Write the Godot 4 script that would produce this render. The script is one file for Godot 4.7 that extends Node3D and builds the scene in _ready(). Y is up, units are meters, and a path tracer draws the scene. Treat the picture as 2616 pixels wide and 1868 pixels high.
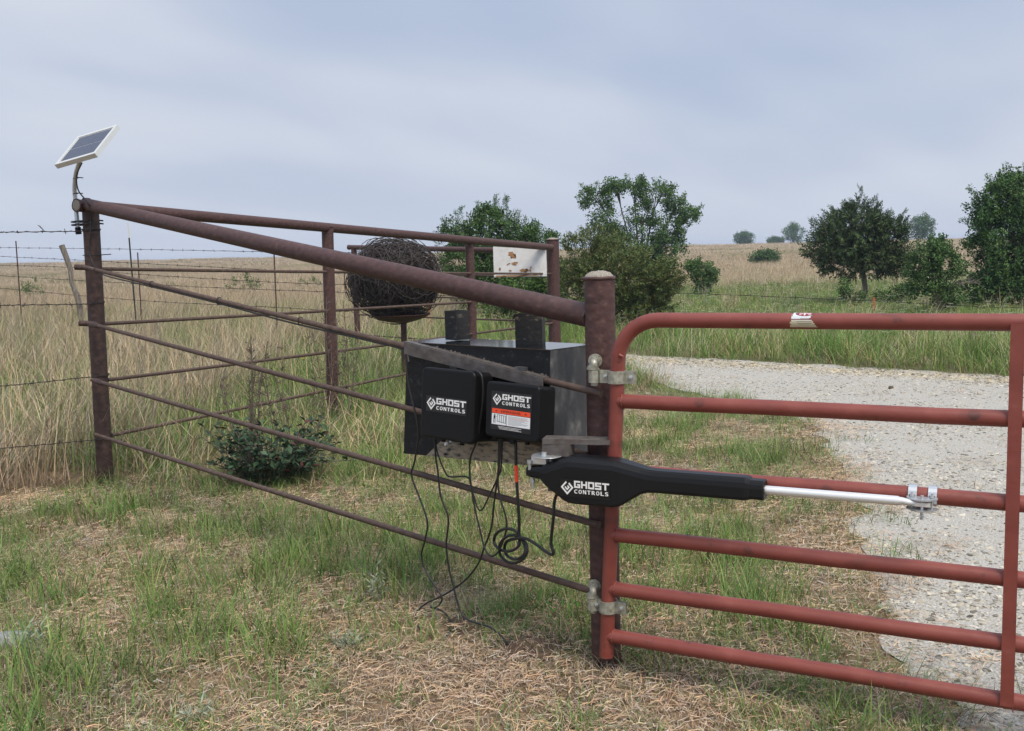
extends Node3D
# A pipe fence corner, a red tube gate with a solar opener, an overcast prairie behind.

class MB:
	var v := PackedVector3Array()
	var n := PackedVector3Array()
	var c := PackedColorArray()
	var u := PackedVector2Array()
	var ix := PackedInt32Array()
	var col := Color.WHITE
	func vert(p: Vector3, nn: Vector3, uv := Vector2.ZERO) -> int:
		v.append(p); n.append(nn); c.append(col); u.append(uv)
		return v.size() - 1
	func face(a: int, b: int, d: int) -> void:
		# front faces run clockwise: keep the order whose normal agrees with the vertex normal
		if (v[d] - v[a]).cross(v[b] - v[a]).dot(n[a] + n[b] + n[d]) >= 0.0:
			ix.append(a); ix.append(b); ix.append(d)
		else:
			ix.append(a); ix.append(d); ix.append(b)
	func poly(pts: Array, nn: Vector3) -> void:
		var s := v.size()
		for p in pts: vert(p, nn)
		for k in range(1, pts.size() - 1): face(s, s + k, s + k + 1)
	func quad(a: Vector3, b: Vector3, d: Vector3, e: Vector3, out: Vector3) -> void:
		var nn := (d - a).cross(e - b)
		if nn.length_squared() < 1e-16: return
		nn = nn.normalized()
		if nn.dot(out) < 0: nn = -nn
		poly([a, b, d, e], nn)
	func box(at: Vector3, size: Vector3, b := Basis.IDENTITY) -> void:
		var h := size * 0.5
		for ax in 3:
			for sg in [-1.0, 1.0]:
				var a1 := (ax + 1) % 3
				var a2 := (ax + 2) % 3
				var ps := []
				for k in [[-1, -1], [1, -1], [1, 1], [-1, 1]]:
					var p := Vector3.ZERO
					p[ax] = sg * h[ax]; p[a1] = k[0] * h[a1]; p[a2] = k[1] * h[a2]
					ps.append(at + b * p)
				var o := Vector3.ZERO
				o[ax] = sg
				poly(ps, (b * o).normalized())
	func hexa(p: Array) -> void:
		# eight corners: bottom four then top four, each running round
		var m := Vector3.ZERO
		for q in p: m += q / 8.0
		for f in [[0, 1, 2, 3], [4, 5, 6, 7], [0, 1, 5, 4], [1, 2, 6, 5], [2, 3, 7, 6], [3, 0, 4, 7]]:
			var cc: Vector3 = (p[f[0]] + p[f[1]] + p[f[2]] + p[f[3]]) / 4.0
			quad(p[f[0]], p[f[1]], p[f[2]], p[f[3]], cc - m)
	func loft(rings: Array, smooth_along := false) -> void:
		# closed loops of equal length, capped at both ends, flat faces
		var k: int = rings[0].size()
		var mids := []
		for r in rings:
			var m := Vector3.ZERO
			for p in r: m += p / float(k)
			mids.append(m)
		for i in rings.size() - 1:
			for j in k:
				var a: Vector3 = rings[i][j]
				var b: Vector3 = rings[i][(j + 1) % k]
				var d: Vector3 = rings[i + 1][(j + 1) % k]
				var e: Vector3 = rings[i + 1][j]
				quad(a, b, d, e, (a + b + d + e) / 4.0 - (mids[i] + mids[i + 1]) / 2.0)
		var last := rings.size() - 1
		poly(rings[0], ((mids[0] - mids[1]) as Vector3).normalized())
		poly(rings[last], ((mids[last] - mids[last - 1]) as Vector3).normalized())
	func tube(pts: Array, rad, sides := 12, caps := true) -> void:
		var cnt := pts.size()
		if cnt < 2: return
		var t0: Vector3 = (pts[1] - pts[0]).normalized()
		var up := Vector3.UP if absf(t0.y) < 0.9 else Vector3.RIGHT
		var side := t0.cross(up).normalized()
		var first := v.size()
		var ok := true
		for i in cnt:
			var t: Vector3
			if i == 0: t = (pts[1] - pts[0])
			elif i == cnt - 1: t = (pts[i] - pts[i - 1])
			else: t = (pts[i + 1] - pts[i]).normalized() + (pts[i] - pts[i - 1]).normalized()
			t = t.normalized()
			side = (side - t * side.dot(t)).normalized()
			var other := t.cross(side)
			var rr: float = rad[i] if rad is Array else rad
			for j in sides:
				var a := TAU * j / sides
				var d := side * cos(a) + other * sin(a)
				vert(pts[i] + d * rr, d)
		ok = (v[first + sides] - v[first]).cross(v[first + 1] - v[first]).dot(n[first]) >= 0
		for i in cnt - 1:
			for j in sides:
				var a := first + i * sides + j
				var b := first + i * sides + (j + 1) % sides
				var d := a + sides
				var e := b + sides
				if ok:
					ix.append(a); ix.append(b); ix.append(d); ix.append(b); ix.append(e); ix.append(d)
				else:
					ix.append(a); ix.append(d); ix.append(b); ix.append(b); ix.append(d); ix.append(e)
		if caps:
			for e in [0, cnt - 1]:
				var ring := []
				for j in sides: ring.append(v[first + e * sides + j])
				var dir: Vector3 = (pts[0] - pts[1]) if e == 0 else (pts[e] - pts[e - 1])
				poly(ring, dir.normalized())
	func lathe(at: Vector3, axis: Basis, prof: Array, sides := 24) -> void:
		# profile of [radius, height] along the basis' y
		var first := v.size()
		for i in prof.size():
			var a: Vector2 = prof[maxi(i - 1, 0)]
			var b: Vector2 = prof[mini(i + 1, prof.size() - 1)]
			var nr := Vector2(b.y - a.y, a.x - b.x).normalized()
			for j in sides:
				var an := TAU * j / sides
				var d := Vector3(cos(an), 0, sin(an))
				vert(at + axis * (d * prof[i].x + Vector3(0, prof[i].y, 0)), (axis * (d * nr.x + Vector3(0, nr.y, 0))).normalized())
		for i in prof.size() - 1:
			for j in sides:
				var a := first + i * sides + j
				var b := first + i * sides + (j + 1) % sides
				face(a, b, a + sides); face(b, b + sides, a + sides)
	func blade(p: Vector3, yaw: float, h: float, w: float, lean: float, droop: float, segs: int) -> void:
		var dir := Vector3(cos(yaw), 0, sin(yaw))
		var side := Vector3(-dir.z, 0, dir.x)
		var first := v.size()
		for i in segs + 1:
			var t := float(i) / segs
			var q := p + dir * (lean * h * t + droop * h * t * t) + Vector3(0, h * t * (1.0 - 0.45 * droop * t), 0)
			var tan := (dir * (lean + 2.0 * droop * t) + Vector3(0, 1.0 - 0.9 * droop * t, 0)).normalized()
			var nn := side.cross(tan)
			var ww := w * 0.5 * (1.0 - t * t * 0.9)
			vert(q - side * ww, nn)
			vert(q + side * ww, nn)
		for i in segs:
			var a := first + i * 2
			face(a, a + 1, a + 2)
			face(a + 1, a + 3, a + 2)
	func straw(p: Vector3, yaw: float, l: float, w: float, rise: float, bend: float) -> void:
		var dir := Vector3(cos(yaw), 0, sin(yaw))
		var side := Vector3(-dir.z, 0, dir.x)
		var first := v.size()
		for i in 3:
			var t := i * 0.5
			var q := p + dir * l * t + side * bend * l * t * t + Vector3(0, rise * sin(t * 2.6), 0)
			var ww := w * 0.5 * (1.0 - 0.6 * t)
			var nn := Vector3(0, 1, 0) + side * 0.35
			vert(q - side * ww + Vector3(0, w * 0.18, 0), nn.normalized())
			vert(q + side * ww - Vector3(0, w * 0.18, 0), nn.normalized())
		for i in 2:
			var a := first + i * 2
			face(a, a + 1, a + 2)
			face(a + 1, a + 3, a + 2)
	func leaf(p: Vector3, d: Vector3, nn: Vector3, l: float, w: float, fold := 0.25) -> void:
		# a folded leaf: two halves along the midrib
		var s := d.cross(nn).normalized() * w * 0.5
		var lift := nn * w * fold
		var mid := p + d * l * 0.5
		for k in [-1.0, 1.0]:
			var q: Vector3 = mid + s * k + lift
			var f := (p + d * l - p).cross(q - p).normalized()
			if f.dot(nn) < 0: f = -f
			var a := vert(p, f)
			var b := vert(q, f)
			var e := vert(p + d * l, f)
			face(a, b, e)
	func mesh() -> ArrayMesh:
		var arr := []
		arr.resize(Mesh.ARRAY_MAX)
		arr[Mesh.ARRAY_VERTEX] = v
		arr[Mesh.ARRAY_NORMAL] = n
		arr[Mesh.ARRAY_COLOR] = c
		arr[Mesh.ARRAY_TEX_UV] = u
		arr[Mesh.ARRAY_INDEX] = ix
		var m := ArrayMesh.new()
		m.add_surface_from_arrays(Mesh.PRIMITIVE_TRIANGLES, arr)
		return m

var rng := RandomNumberGenerator.new()
var used := {}
var M := {}
var patch := FastNoiseLite.new()
var fine := FastNoiseLite.new()

func rnd(a: float, b: float) -> float: return rng.randf_range(a, b)
func V(a: Array) -> Vector3: return Vector3(a[0], a[1], a[2])
func pts3(a: Array) -> Array:
	var o := []
	for p in a: o.append(V(p))
	return o

func numbered(parent: Node, called: String) -> String:
	var key := str(parent.get_instance_id()) + called
	var k: int = used.get(key, 0)
	used[key] = k + 1
	return called if k == 0 else "%s_%03d" % [called, k]

func thing(called: String, label: String, category: String, at := Vector3.ZERO, group := "", kind := "") -> Node3D:
	var o := Node3D.new()
	o.name = numbered(self, called)
	add_child(o)
	o.position = at
	o.set_meta("label", label)
	if category: o.set_meta("category", category)
	if group: o.set_meta("group", group)
	if kind: o.set_meta("kind", kind)
	return o

# commits a shape given in world metres as a mesh of its own under its thing or part
func part(m: MB, called: String, mat: Material, parent: Node3D) -> MeshInstance3D:
	var o := MeshInstance3D.new()
	o.name = numbered(parent, called)
	var off := Vector3.ZERO
	var q: Node = parent
	while q != self and q is Node3D:
		off += q.position
		q = q.get_parent()
	m.v = Transform3D(Basis.IDENTITY, -off) * m.v
	o.mesh = m.mesh()
	o.material_override = mat
	parent.add_child(o)
	return o

func structure(m: MB, called: String, mat: Material) -> MeshInstance3D:
	var o := MeshInstance3D.new()
	o.name = numbered(self, called)
	o.mesh = m.mesh()
	o.material_override = mat
	o.set_meta("kind", "structure")
	add_child(o)
	return o

func rope(p: Array, per := 6) -> Array:
	# a smooth line through the points
	var o := []
	for i in p.size() - 1:
		var a: Vector3 = p[maxi(i - 1, 0)]
		var b: Vector3 = p[i]
		var d: Vector3 = p[i + 1]
		var e: Vector3 = p[mini(i + 2, p.size() - 1)]
		for k in per: o.append(b.cubic_interpolate(d, a, e, float(k) / per))
	o.append(p[p.size() - 1])
	return o

# ---------------------------------------------------------------- materials
func ramp_tex(size: int, freq: float, stops: Array, sd: int, oct := 4, second := 0.0, stretch := Vector2.ONE) -> ImageTexture:
	var nz := FastNoiseLite.new()
	nz.seed = sd
	nz.noise_type = FastNoiseLite.TYPE_SIMPLEX_SMOOTH
	nz.frequency = freq
	nz.fractal_octaves = oct
	var a := nz.get_seamless_image(int(size * stretch.x), int(size * stretch.y))
	a.resize(size, size)
	a.convert(Image.FORMAT_L8)
	var d := a.get_data()
	var lut := []
	for k in 256:
		var t := k / 255.0
		var cc: Color = stops[stops.size() - 1][1]
		for s in stops.size() - 1:
			if t <= stops[s + 1][0]:
				var w := clampf((t - stops[s][0]) / (stops[s + 1][0] - stops[s][0]), 0, 1)
				cc = (stops[s][1] as Color).lerp(stops[s + 1][1], w)
				break
		cc = cc.linear_to_srgb()
		lut.append([int(clampf(cc.r, 0, 1) * 255), int(clampf(cc.g, 0, 1) * 255), int(clampf(cc.b, 0, 1) * 255)])
	var out := PackedByteArray()
	out.resize(size * size * 3)
	for k in size * size:
		var l: Array = lut[d[k]]
		out[k * 3] = l[0]; out[k * 3 + 1] = l[1]; out[k * 3 + 2] = l[2]
	return ImageTexture.create_from_image(Image.create_from_data(size, size, false, Image.FORMAT_RGB8, out))

func grey_tex(size: int, freq: float, lo: float, hi: float, sd: int, oct := 4) -> ImageTexture:
	var nz := FastNoiseLite.new()
	nz.seed = sd
	nz.frequency = freq
	nz.fractal_octaves = oct
	var a := nz.get_seamless_image(size, size)
	a.convert(Image.FORMAT_L8)
	var d := a.get_data()
	for k in d.size(): d[k] = int(lerpf(lo, hi, d[k] / 255.0) * 255)
	return ImageTexture.create_from_image(Image.create_from_data(size, size, false, Image.FORMAT_L8, d))

func bump_tex(size: int, freq: float, sd: int, strength: float, oct := 4) -> ImageTexture:
	var nz := FastNoiseLite.new()
	nz.seed = sd
	nz.frequency = freq
	nz.fractal_octaves = oct
	var a := nz.get_seamless_image(size, size)
	a.convert(Image.FORMAT_RGBA8)
	a.bump_map_to_normal_map(strength)
	return ImageTexture.create_from_image(a)

func mat(called: String, base: Color, rough := 0.7, metal := 0.0, tex: Texture2D = null, scale := 1.0, bump: Texture2D = null, bs := 0.5, world := false) -> StandardMaterial3D:
	var m := StandardMaterial3D.new()
	m.resource_name = called
	m.albedo_color = base.linear_to_srgb() if tex == null else Color.WHITE
	m.roughness = rough
	m.metallic = metal
	if tex:
		m.albedo_texture = tex
	if bump:
		m.normal_enabled = true
		m.normal_texture = bump
		m.normal_scale = bs
	if tex or bump:
		m.uv1_triplanar = true
		m.uv1_world_triplanar = world
		m.uv1_scale = Vector3.ONE * scale
	M[called] = m
	return m

func tinted(called: String, rough: float, back: float) -> StandardMaterial3D:
	var m := StandardMaterial3D.new()
	m.resource_name = called
	m.vertex_color_use_as_albedo = true
	m.roughness = rough
	m.metallic_specular = 0.3
	if back > 0:
		m.backlight_enabled = true
		m.backlight = Color(back, back, back)
	M[called] = m
	return m

func materials() -> void:
	var b1 := bump_tex(256, 0.05, 11, 3.0)
	var b2 := bump_tex(256, 0.16, 12, 2.0, 3)
	mat("rust", Color.WHITE, 0.62, 0.0, ramp_tex(512, 0.03, [[0.0, Color(0.034, 0.018, 0.018)], [0.4, Color(0.058, 0.026, 0.024)], [0.6, Color(0.072, 0.032, 0.028)], [0.8, Color(0.095, 0.05, 0.043)], [1.0, Color(0.16, 0.115, 0.11)]], 3, 5), 1.6, b1, 0.45)
	mat("rust_dark", Color.WHITE, 0.7, 0.0, ramp_tex(512, 0.015, [[0.0, Color(0.02, 0.012, 0.011)], [0.5, Color(0.045, 0.024, 0.021)], [0.75, Color(0.075, 0.042, 0.033)], [1.0, Color(0.12, 0.075, 0.06)]], 5, 5), 2.2, b1, 0.4)
	mat("rust_thin", Color.WHITE, 0.7, 0.0, ramp_tex(512, 0.02, [[0.0, Color(0.04, 0.024, 0.018)], [0.5, Color(0.075, 0.045, 0.035)], [0.8, Color(0.105, 0.07, 0.05)], [1.0, Color(0.16, 0.1, 0.075)]], 6, 5), 2.0, b1, 0.3)
	mat("concrete", Color.WHITE, 0.9, 0.0, ramp_tex(256, 0.09, [[0.0, Color(0.08, 0.072, 0.06)], [0.4, Color(0.22, 0.2, 0.17)], [0.6, Color(0.3, 0.275, 0.235)], [1.0, Color(0.5, 0.47, 0.42)]], 7, 3), 6.0, b2, 1.0)
	mat("red_paint", Color.WHITE, 0.48, 0.0, ramp_tex(512, 0.01, [[0.0, Color(0.05, 0.022, 0.018)], [0.17, Color(0.07, 0.024, 0.019)], [0.2, Color(0.17, 0.038, 0.029)], [0.45, Color(0.19, 0.042, 0.031)], [0.7, Color(0.21, 0.049, 0.036)], [0.9, Color(0.235, 0.064, 0.048)], [1.0, Color(0.28, 0.1, 0.08)]], 8, 5), 1.3, b1, 0.15)
	mat("black_plastic", Color(0.006, 0.0063, 0.0072), 0.5, 0.0, null, 30.0, b2, 0.12).metallic_specular = 0.32
	mat("arm_plastic", Color(0.006, 0.0064, 0.008), 0.42, 0.0, null, 40.0, b2, 0.08).metallic_specular = 0.4
	mat("label_black", Color(0.006, 0.006, 0.007), 0.3)
	mat("print_white", Color(0.8, 0.8, 0.8), 0.5)
	mat("cable_black", Color(0.012, 0.012, 0.013), 0.45)
	mat("red_tape", Color(0.72, 0.05, 0.02), 0.5)
	mat("box_paint", Color.WHITE, 0.5, 0.0, ramp_tex(512, 0.02, [[0.0, Color(0.006, 0.007, 0.009)], [0.62, Color(0.010, 0.011, 0.014)], [0.8, Color(0.02, 0.022, 0.027)], [0.92, Color(0.08, 0.082, 0.085)], [1.0, Color(0.3, 0.29, 0.26)]], 9, 6), 2.3, b1, 0.3)
	M.box_paint.metallic_specular = 0.35
	mat("box_side", Color.WHITE, 0.6, 0.0, ramp_tex(512, 0.014, [[0.0, Color(0.03, 0.031, 0.034)], [0.5, Color(0.055, 0.057, 0.062)], [0.66, Color(0.08, 0.082, 0.088)], [0.8, Color(0.17, 0.17, 0.165)], [1.0, Color(0.42, 0.41, 0.38)]], 10, 6, 0.0, Vector2(1.0, 0.35)), 1.7, b1, 0.25)
	mat("box_lid", Color.WHITE, 0.07, 0.0, M.box_paint.albedo_texture, 2.3).metallic_specular = 0.9
	mat("bare_primer", Color.WHITE, 0.8, 0.0, ramp_tex(512, 0.03, [[0.0, Color(0.012, 0.012, 0.014)], [0.3, Color(0.016, 0.016, 0.018)], [0.34, Color(0.22, 0.19, 0.145)], [0.7, Color(0.33, 0.28, 0.21)], [1.0, Color(0.38, 0.33, 0.25)]], 14, 6, 0.0, Vector2(0.45, 1.0)), 2.6, b1, 0.3)
	mat("worn_steel", Color.WHITE, 0.5, 0.2, ramp_tex(512, 0.015, [[0.0, Color(0.06, 0.045, 0.04)], [0.4, Color(0.1, 0.085, 0.08)], [0.6, Color(0.125, 0.112, 0.106)], [0.85, Color(0.14, 0.13, 0.125)], [1.0, Color(0.2, 0.17, 0.15)]], 15, 5), 2.5, b1, 0.3)
	mat("muddy_black", Color.WHITE, 0.65, 0.0, ramp_tex(512, 0.018, [[0.0, Color(0.008, 0.008, 0.01)], [0.6, Color(0.014, 0.014, 0.016)], [0.74, Color(0.03, 0.027, 0.024)], [0.86, Color(0.14, 0.12, 0.09)], [1.0, Color(0.34, 0.3, 0.23)]], 16, 5, 0.0, Vector2(0.5, 1.0)), 4.0, b1, 0.4)
	mat("zinc", Color(0.55, 0.58, 0.6), 0.35, 0.75, null, 12.0, b2, 0.2)
	mat("zinc_worn", Color.WHITE, 0.5, 0.5, ramp_tex(256, 0.03, [[0.0, Color(0.2, 0.19, 0.15)], [0.5, Color(0.36, 0.36, 0.3)], [1.0, Color(0.5, 0.5, 0.45)]], 17, 4), 6.0, b1, 0.3)
	mat("aluminium", Color(0.78, 0.79, 0.8), 0.32, 0.55, null, 20.0, b2, 0.08)
	mat("solar_frame", Color(0.62, 0.64, 0.63), 0.4, 0.35)
	mat("solar_cell", Color(0.03, 0.038, 0.075), 0.12)
	mat("solar_line", Color(0.4, 0.43, 0.5), 0.3)
	mat("sign_white", Color.WHITE, 0.5, 0.0, ramp_tex(512, 0.009, [[0.0, Color(0.5, 0.42, 0.32)], [0.1, Color(0.57, 0.55, 0.52)], [0.2, Color(0.6, 0.61, 0.63)], [1.0, Color(0.7, 0.71, 0.74)]], 19, 6), 1.4)
	mat("sign_rust", Color.WHITE, 0.85, 0.0, ramp_tex(256, 0.05, [[0.0, Color(0.16, 0.06, 0.02)], [0.5, Color(0.34, 0.17, 0.07)], [1.0, Color(0.5, 0.38, 0.24)]], 20, 4), 5.0)
	mat("wire", Color(0.035, 0.026, 0.024), 0.75)
	mat("ball_wire", Color(0.045, 0.036, 0.035), 0.7)
	mat("old_wood", Color.WHITE, 0.9, 0.0, ramp_tex(256, 0.03, [[0.0, Color(0.05, 0.042, 0.035)], [0.5, Color(0.16, 0.14, 0.12)], [1.0, Color(0.3, 0.27, 0.23)]], 21, 5, 0.0, Vector2(1.0, 0.2)), 3.0, b1, 0.8)
	mat("post_green", Color(0.012, 0.022, 0.018), 0.6)
	mat("post_white", Color(0.6, 0.6, 0.58), 0.6)
	mat("post_orange", Color(0.4, 0.1, 0.035), 0.6)
	mat("bark", Color.WHITE, 0.9, 0.0, ramp_tex(256, 0.05, [[0.0, Color(0.035, 0.028, 0.022)], [0.5, Color(0.11, 0.09, 0.075)], [1.0, Color(0.24, 0.21, 0.18)]], 22, 4, 0.0, Vector2(1.0, 0.3)), 3.0, b1, 0.9)
	mat("pale_bark", Color.WHITE, 0.9, 0.0, ramp_tex(256, 0.05, [[0.0, Color(0.12, 0.1, 0.085)], [0.5, Color(0.24, 0.21, 0.185)], [1.0, Color(0.38, 0.35, 0.31)]], 28, 4, 0.0, Vector2(1.0, 0.3)), 3.0, b1, 0.9)
	mat("limestone", Color.WHITE, 0.9, 0.0, ramp_tex(256, 0.04, [[0.0, Color(0.25, 0.19, 0.13)], [0.4, Color(0.5, 0.45, 0.36)], [1.0, Color(0.66, 0.62, 0.54)]], 23, 5), 4.0, b1, 0.9)
	mat("grey_stone", Color.WHITE, 0.9, 0.0, ramp_tex(256, 0.04, [[0.0, Color(0.14, 0.14, 0.15)], [0.5, Color(0.27, 0.28, 0.3)], [1.0, Color(0.42, 0.42, 0.42)]], 24, 5), 4.0, b1, 0.9)
	mat("brown_stone", Color(0.1, 0.085, 0.055), 0.9, 0.0, null, 8.0, b1, 0.8)
	mat("dry_stem", Color(0.13, 0.1, 0.08), 0.9)
	var so := mat("soil", Color.WHITE, 0.95, 0.0, ramp_tex(1024, 0.03, [[0.0, Color(0.25, 0.2, 0.16)], [0.35, Color(0.55, 0.5, 0.44)], [0.6, Color(0.8, 0.75, 0.68)], [1.0, Color(1.0, 0.95, 0.88)]], 25, 6), 0.9, b2, 0.8, true)
	so.vertex_color_use_as_albedo = true
	mat("gravel", Color.WHITE, 0.95, 0.0, ramp_tex(1024, 0.06, [[0.0, Color(0.2, 0.185, 0.16)], [0.3, Color(0.29, 0.28, 0.255)], [0.5, Color(0.375, 0.365, 0.337)], [0.7, Color(0.43, 0.42, 0.39)], [1.0, Color(0.52, 0.51, 0.475)]], 26, 5), 1.1, bump_tex(512, 0.12, 27, 4.0, 3), 0.9, true)
	tinted("blades", 0.7, 0.6)
	tinted("dry_blades", 0.8, 0.4)
	tinted("leaves", 0.5, 0.5)
	tinted("needles", 0.6, 0.3)
	tinted("stones", 0.92, 0.0)

func flat_tex(im: Image) -> StandardMaterial3D:
	var m := StandardMaterial3D.new()
	m.albedo_texture = ImageTexture.create_from_image(im)
	m.roughness = 0.45
	return m

# ---------------------------------------------------------------- frames of the two straight runs
const FC := Vector3(-3.03, 0, -7.25)
const FX := Vector3(0.692, 0, 0.722)
const FZ := Vector3(-0.722, 0, 0.692)
const GC := Vector3(0.366, 0, -3.6)
const GX := Vector3(0.887, 0, 0.461)
const GZ := Vector3(-0.461, 0, 0.887)
func fp(s: float, y: float, o: float) -> Vector3: return FC + FX * s + FZ * o + Vector3(0, y, 0)
func gp(s: float, y: float, o: float) -> Vector3: return GC + GX * s + GZ * o + Vector3(0, y, 0)

func _ready() -> void:
	rng.seed = 20240517
	patch.seed = 4; patch.frequency = 0.35; patch.fractal_octaves = 3
	fine.seed = 9; fine.frequency = 1.7; fine.fractal_octaves = 2
	daylight()
	materials()
	ground_and_road()
	pipe_fences()
	farm_gate()
	steel_box()
	controllers()
	opener()
	cables()
	solar_panel()
	wire_ball()
	sign_plate()
	wires()
	trees()
	weeds()
	rocks()
	grass()

func daylight() -> void:
	var cam := Camera3D.new()
	cam.name = "camera"
	cam.position = Vector3(0, 1.6, 0)
	cam.basis = Basis(Vector3.RIGHT, deg_to_rad(-6.4)) * Basis(Vector3.BACK, deg_to_rad(-1.58))
	cam.fov = 40.24
	cam.near = 0.05
	cam.far = 3000.0
	add_child(cam)
	cam.current = true
	var env := Environment.new()
	env.background_mode = Environment.BG_SKY
	var sky := Sky.new()
	var pm := PanoramaSkyMaterial.new()
	pm.panorama = sky_image()
	sky.sky_material = pm
	env.sky = sky
	env.background_energy_multiplier = 1.0
	env.tonemap_mode = Environment.TONE_MAPPER_LINEAR
	env.tonemap_exposure = 2.1
	env.sdfgi_enabled = true
	env.ssao_enabled = true
	env.ssil_enabled = true
	env.fog_enabled = true
	env.fog_density = 0.0006
	env.fog_light_color = Color(0.76, 0.82, 0.93)
	var we := WorldEnvironment.new()
	we.name = "world_environment"
	we.environment = env
	add_child(we)
	var sun := DirectionalLight3D.new()
	sun.name = "sun"
	sun.light_energy = 0.5
	sun.light_color = Color(1.0, 0.95, 0.87)
	sun.light_angular_distance = 25.0
	sun.shadow_enabled = true
	sun.rotation_degrees = Vector3(-58, 28, 0)
	add_child(sun)

func sky_image() -> ImageTexture:
	var w := 1536
	var h := 768
	var a := FastNoiseLite.new()
	a.seed = 31; a.frequency = 1.0; a.fractal_octaves = 4; a.fractal_gain = 0.42
	var b := FastNoiseLite.new()
	b.seed = 77; b.frequency = 1.0; b.fractal_octaves = 5; b.fractal_gain = 0.5
	var d := PackedFloat32Array()
	d.resize(w * h * 3)
	var lo := Vector3(0.21, 0.25, 0.33)
	var hi := Vector3(0.31, 0.334, 0.382)
	var hz := Vector3(0.292, 0.318, 0.366)
	for y in h:
		var th := PI * (y + 0.5) / h
		var up := cos(th)
		for x in w:
			var c := hz
			if up > -0.02:
				var ph := TAU * ((x + 0.5) / w - 0.5)
				var e := maxf(up, 0.0) + 0.16
				# cloud sheet seen from below: streets running away to the right
				var px := sin(th) * sin(ph) / e
				var pz := -sin(th) * cos(ph) / e
				var n1 := a.get_noise_3d(px * 0.42 + pz * 0.2, pz * 0.27, 3.0)
				var n2 := b.get_noise_3d(px * 1.7 + pz * 0.8 + n1, pz * 0.9, 9.0)
				var t := clampf(0.68 + n1 * 1.45 + n2 * 0.16, 0.0, 1.0)
				t = t * t * (3.0 - 2.0 * t)
				c = lo.lerp(hi, t)
				c = c.lerp(hz, clampf(1.0 - up / 0.17, 0.0, 1.0) * 0.8)
				c *= 1.0 + 0.8 * smoothstep(0.3, 1.0, up)
			var k := (y * w + x) * 3
			d[k] = c.x; d[k + 1] = c.y; d[k + 2] = c.z
	return ImageTexture.create_from_image(Image.create_from_data(w, h, false, Image.FORMAT_RGBF, d.to_byte_array()))

# ---------------------------------------------------------------- terrain
func land(x: float, z: float) -> float:
	var far := -z
	var y := 1.95 * smoothstep(32.0, 250.0, far)
	y += 0.5 * smoothstep(60.0, 260.0, far) * patch.get_noise_2d(x * 0.02, z * 0.02 + 40.0)
	y -= 9.0 * smoothstep(270.0, 520.0, far)
	y += 0.35 * smoothstep(26.0, 60.0, far) * patch.get_noise_2d(x * 0.12 + 9.0, z * 0.12)
	return y

# the road's edge towards the fence, from the foot of the picture outwards
const ROAD_IN := [[1.75, 3.0], [1.62, -1.0], [1.5, -2.4], [1.46, -3.12], [1.5, -3.65], [1.66, -4.5], [1.9, -5.4], [2.18, -6.4], [2.45, -7.6], [2.68, -8.6], [2.66, -9.3], [2.38, -10.2], [1.92, -11.1], [1.66, -12.4], [1.5, -14.0], [0.2, -15.2], [-1.5, -16.1]]
const ROAD_OUT := [[-1.5, -17.4], [1.5, -15.5], [3.0, -14.3], [5.96, -11.6], [9.0, -9.0], [13.0, -6.0], [13.0, 3.0]]
var road_poly := PackedVector2Array()

func soil_tone(x: float, z: float) -> Color:
	var p := patch.get_noise_2d(x, z)
	var far := -z
	var straw := Color(0.36, 0.27, 0.18)
	var earth := Color(0.2, 0.15, 0.1)
	var green := Color(0.13, 0.15, 0.06)
	var c := earth.lerp(straw, clampf(0.5 + p, 0, 1))
	if far > 7.0:
		c = c.lerp(green, smoothstep(7.0, 11.0, far) * (0.75 if x < 2.0 else 0.85))
	if far > 30.0:
		var tan := Color(0.4, 0.33, 0.225)
		var bands := patch.get_noise_2d(x * 0.06, z * 0.16 + 7.0)
		c = c.lerp(tan.lerp(Color(0.2, 0.19, 0.09), clampf(bands * 1.6, 0.0, 0.7)), smoothstep(28.0, 44.0, far) if x < 2.0 else smoothstep(40.0, 52.0, far))
	return c

func ground_and_road() -> void:
	var m := MB.new()
	var zs := []
	var z := 8.0
	while z > -900.0:
		zs.append(z)
		z -= maxf(0.18, absf(z) * 0.03)
	var cols := 140
	for zz in zs:
		var half: float = absf(zz) * 1.05 + 14.0
		for k in cols + 1:
			var u := 2.0 * k / cols - 1.0
			var x: float = half * u * (0.35 + 0.65 * absf(u))
			m.v.append(Vector3(x, land(x, zz), zz))
			m.c.append(soil_tone(x, zz))
			m.n.append(Vector3.UP)
			m.u.append(Vector2.ZERO)
	for r in zs.size() - 1:
		for k in cols:
			var a := r * (cols + 1) + k
			var b := a + 1
			var c := a + cols + 1
			m.face(a, b, c)
			m.face(b, c + 1, c)
	structure(m, "ground", M.soil)
	# gravel road
	for p in ROAD_IN + ROAD_OUT: road_poly.append(Vector2(p[0], p[1]))
	var edge := PackedVector2Array()
	for k in road_poly.size():
		var p := road_poly[k]
		var q := road_poly[(k + 1) % road_poly.size()]
		var steps := maxi(1, int(p.distance_to(q) / 0.12))
		for s in steps:
			var e := p.lerp(q, float(s) / steps)
			var nn := (q - p).orthogonal().normalized()
			edge.append(e + nn * (fine.get_noise_2d(e.x * 1.3, e.y * 1.3) * 0.16))
	road_poly = edge
	var g := MB.new()
	for p in edge: g.vert(Vector3(p.x, 0.006, p.y), Vector3.UP)
	var tri := Geometry2D.triangulate_polygon(edge)
	for k in range(0, tri.size(), 3): g.face(tri[k], tri[k + 1], tri[k + 2])
	structure(g, "gravel_road", M.gravel)

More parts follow.
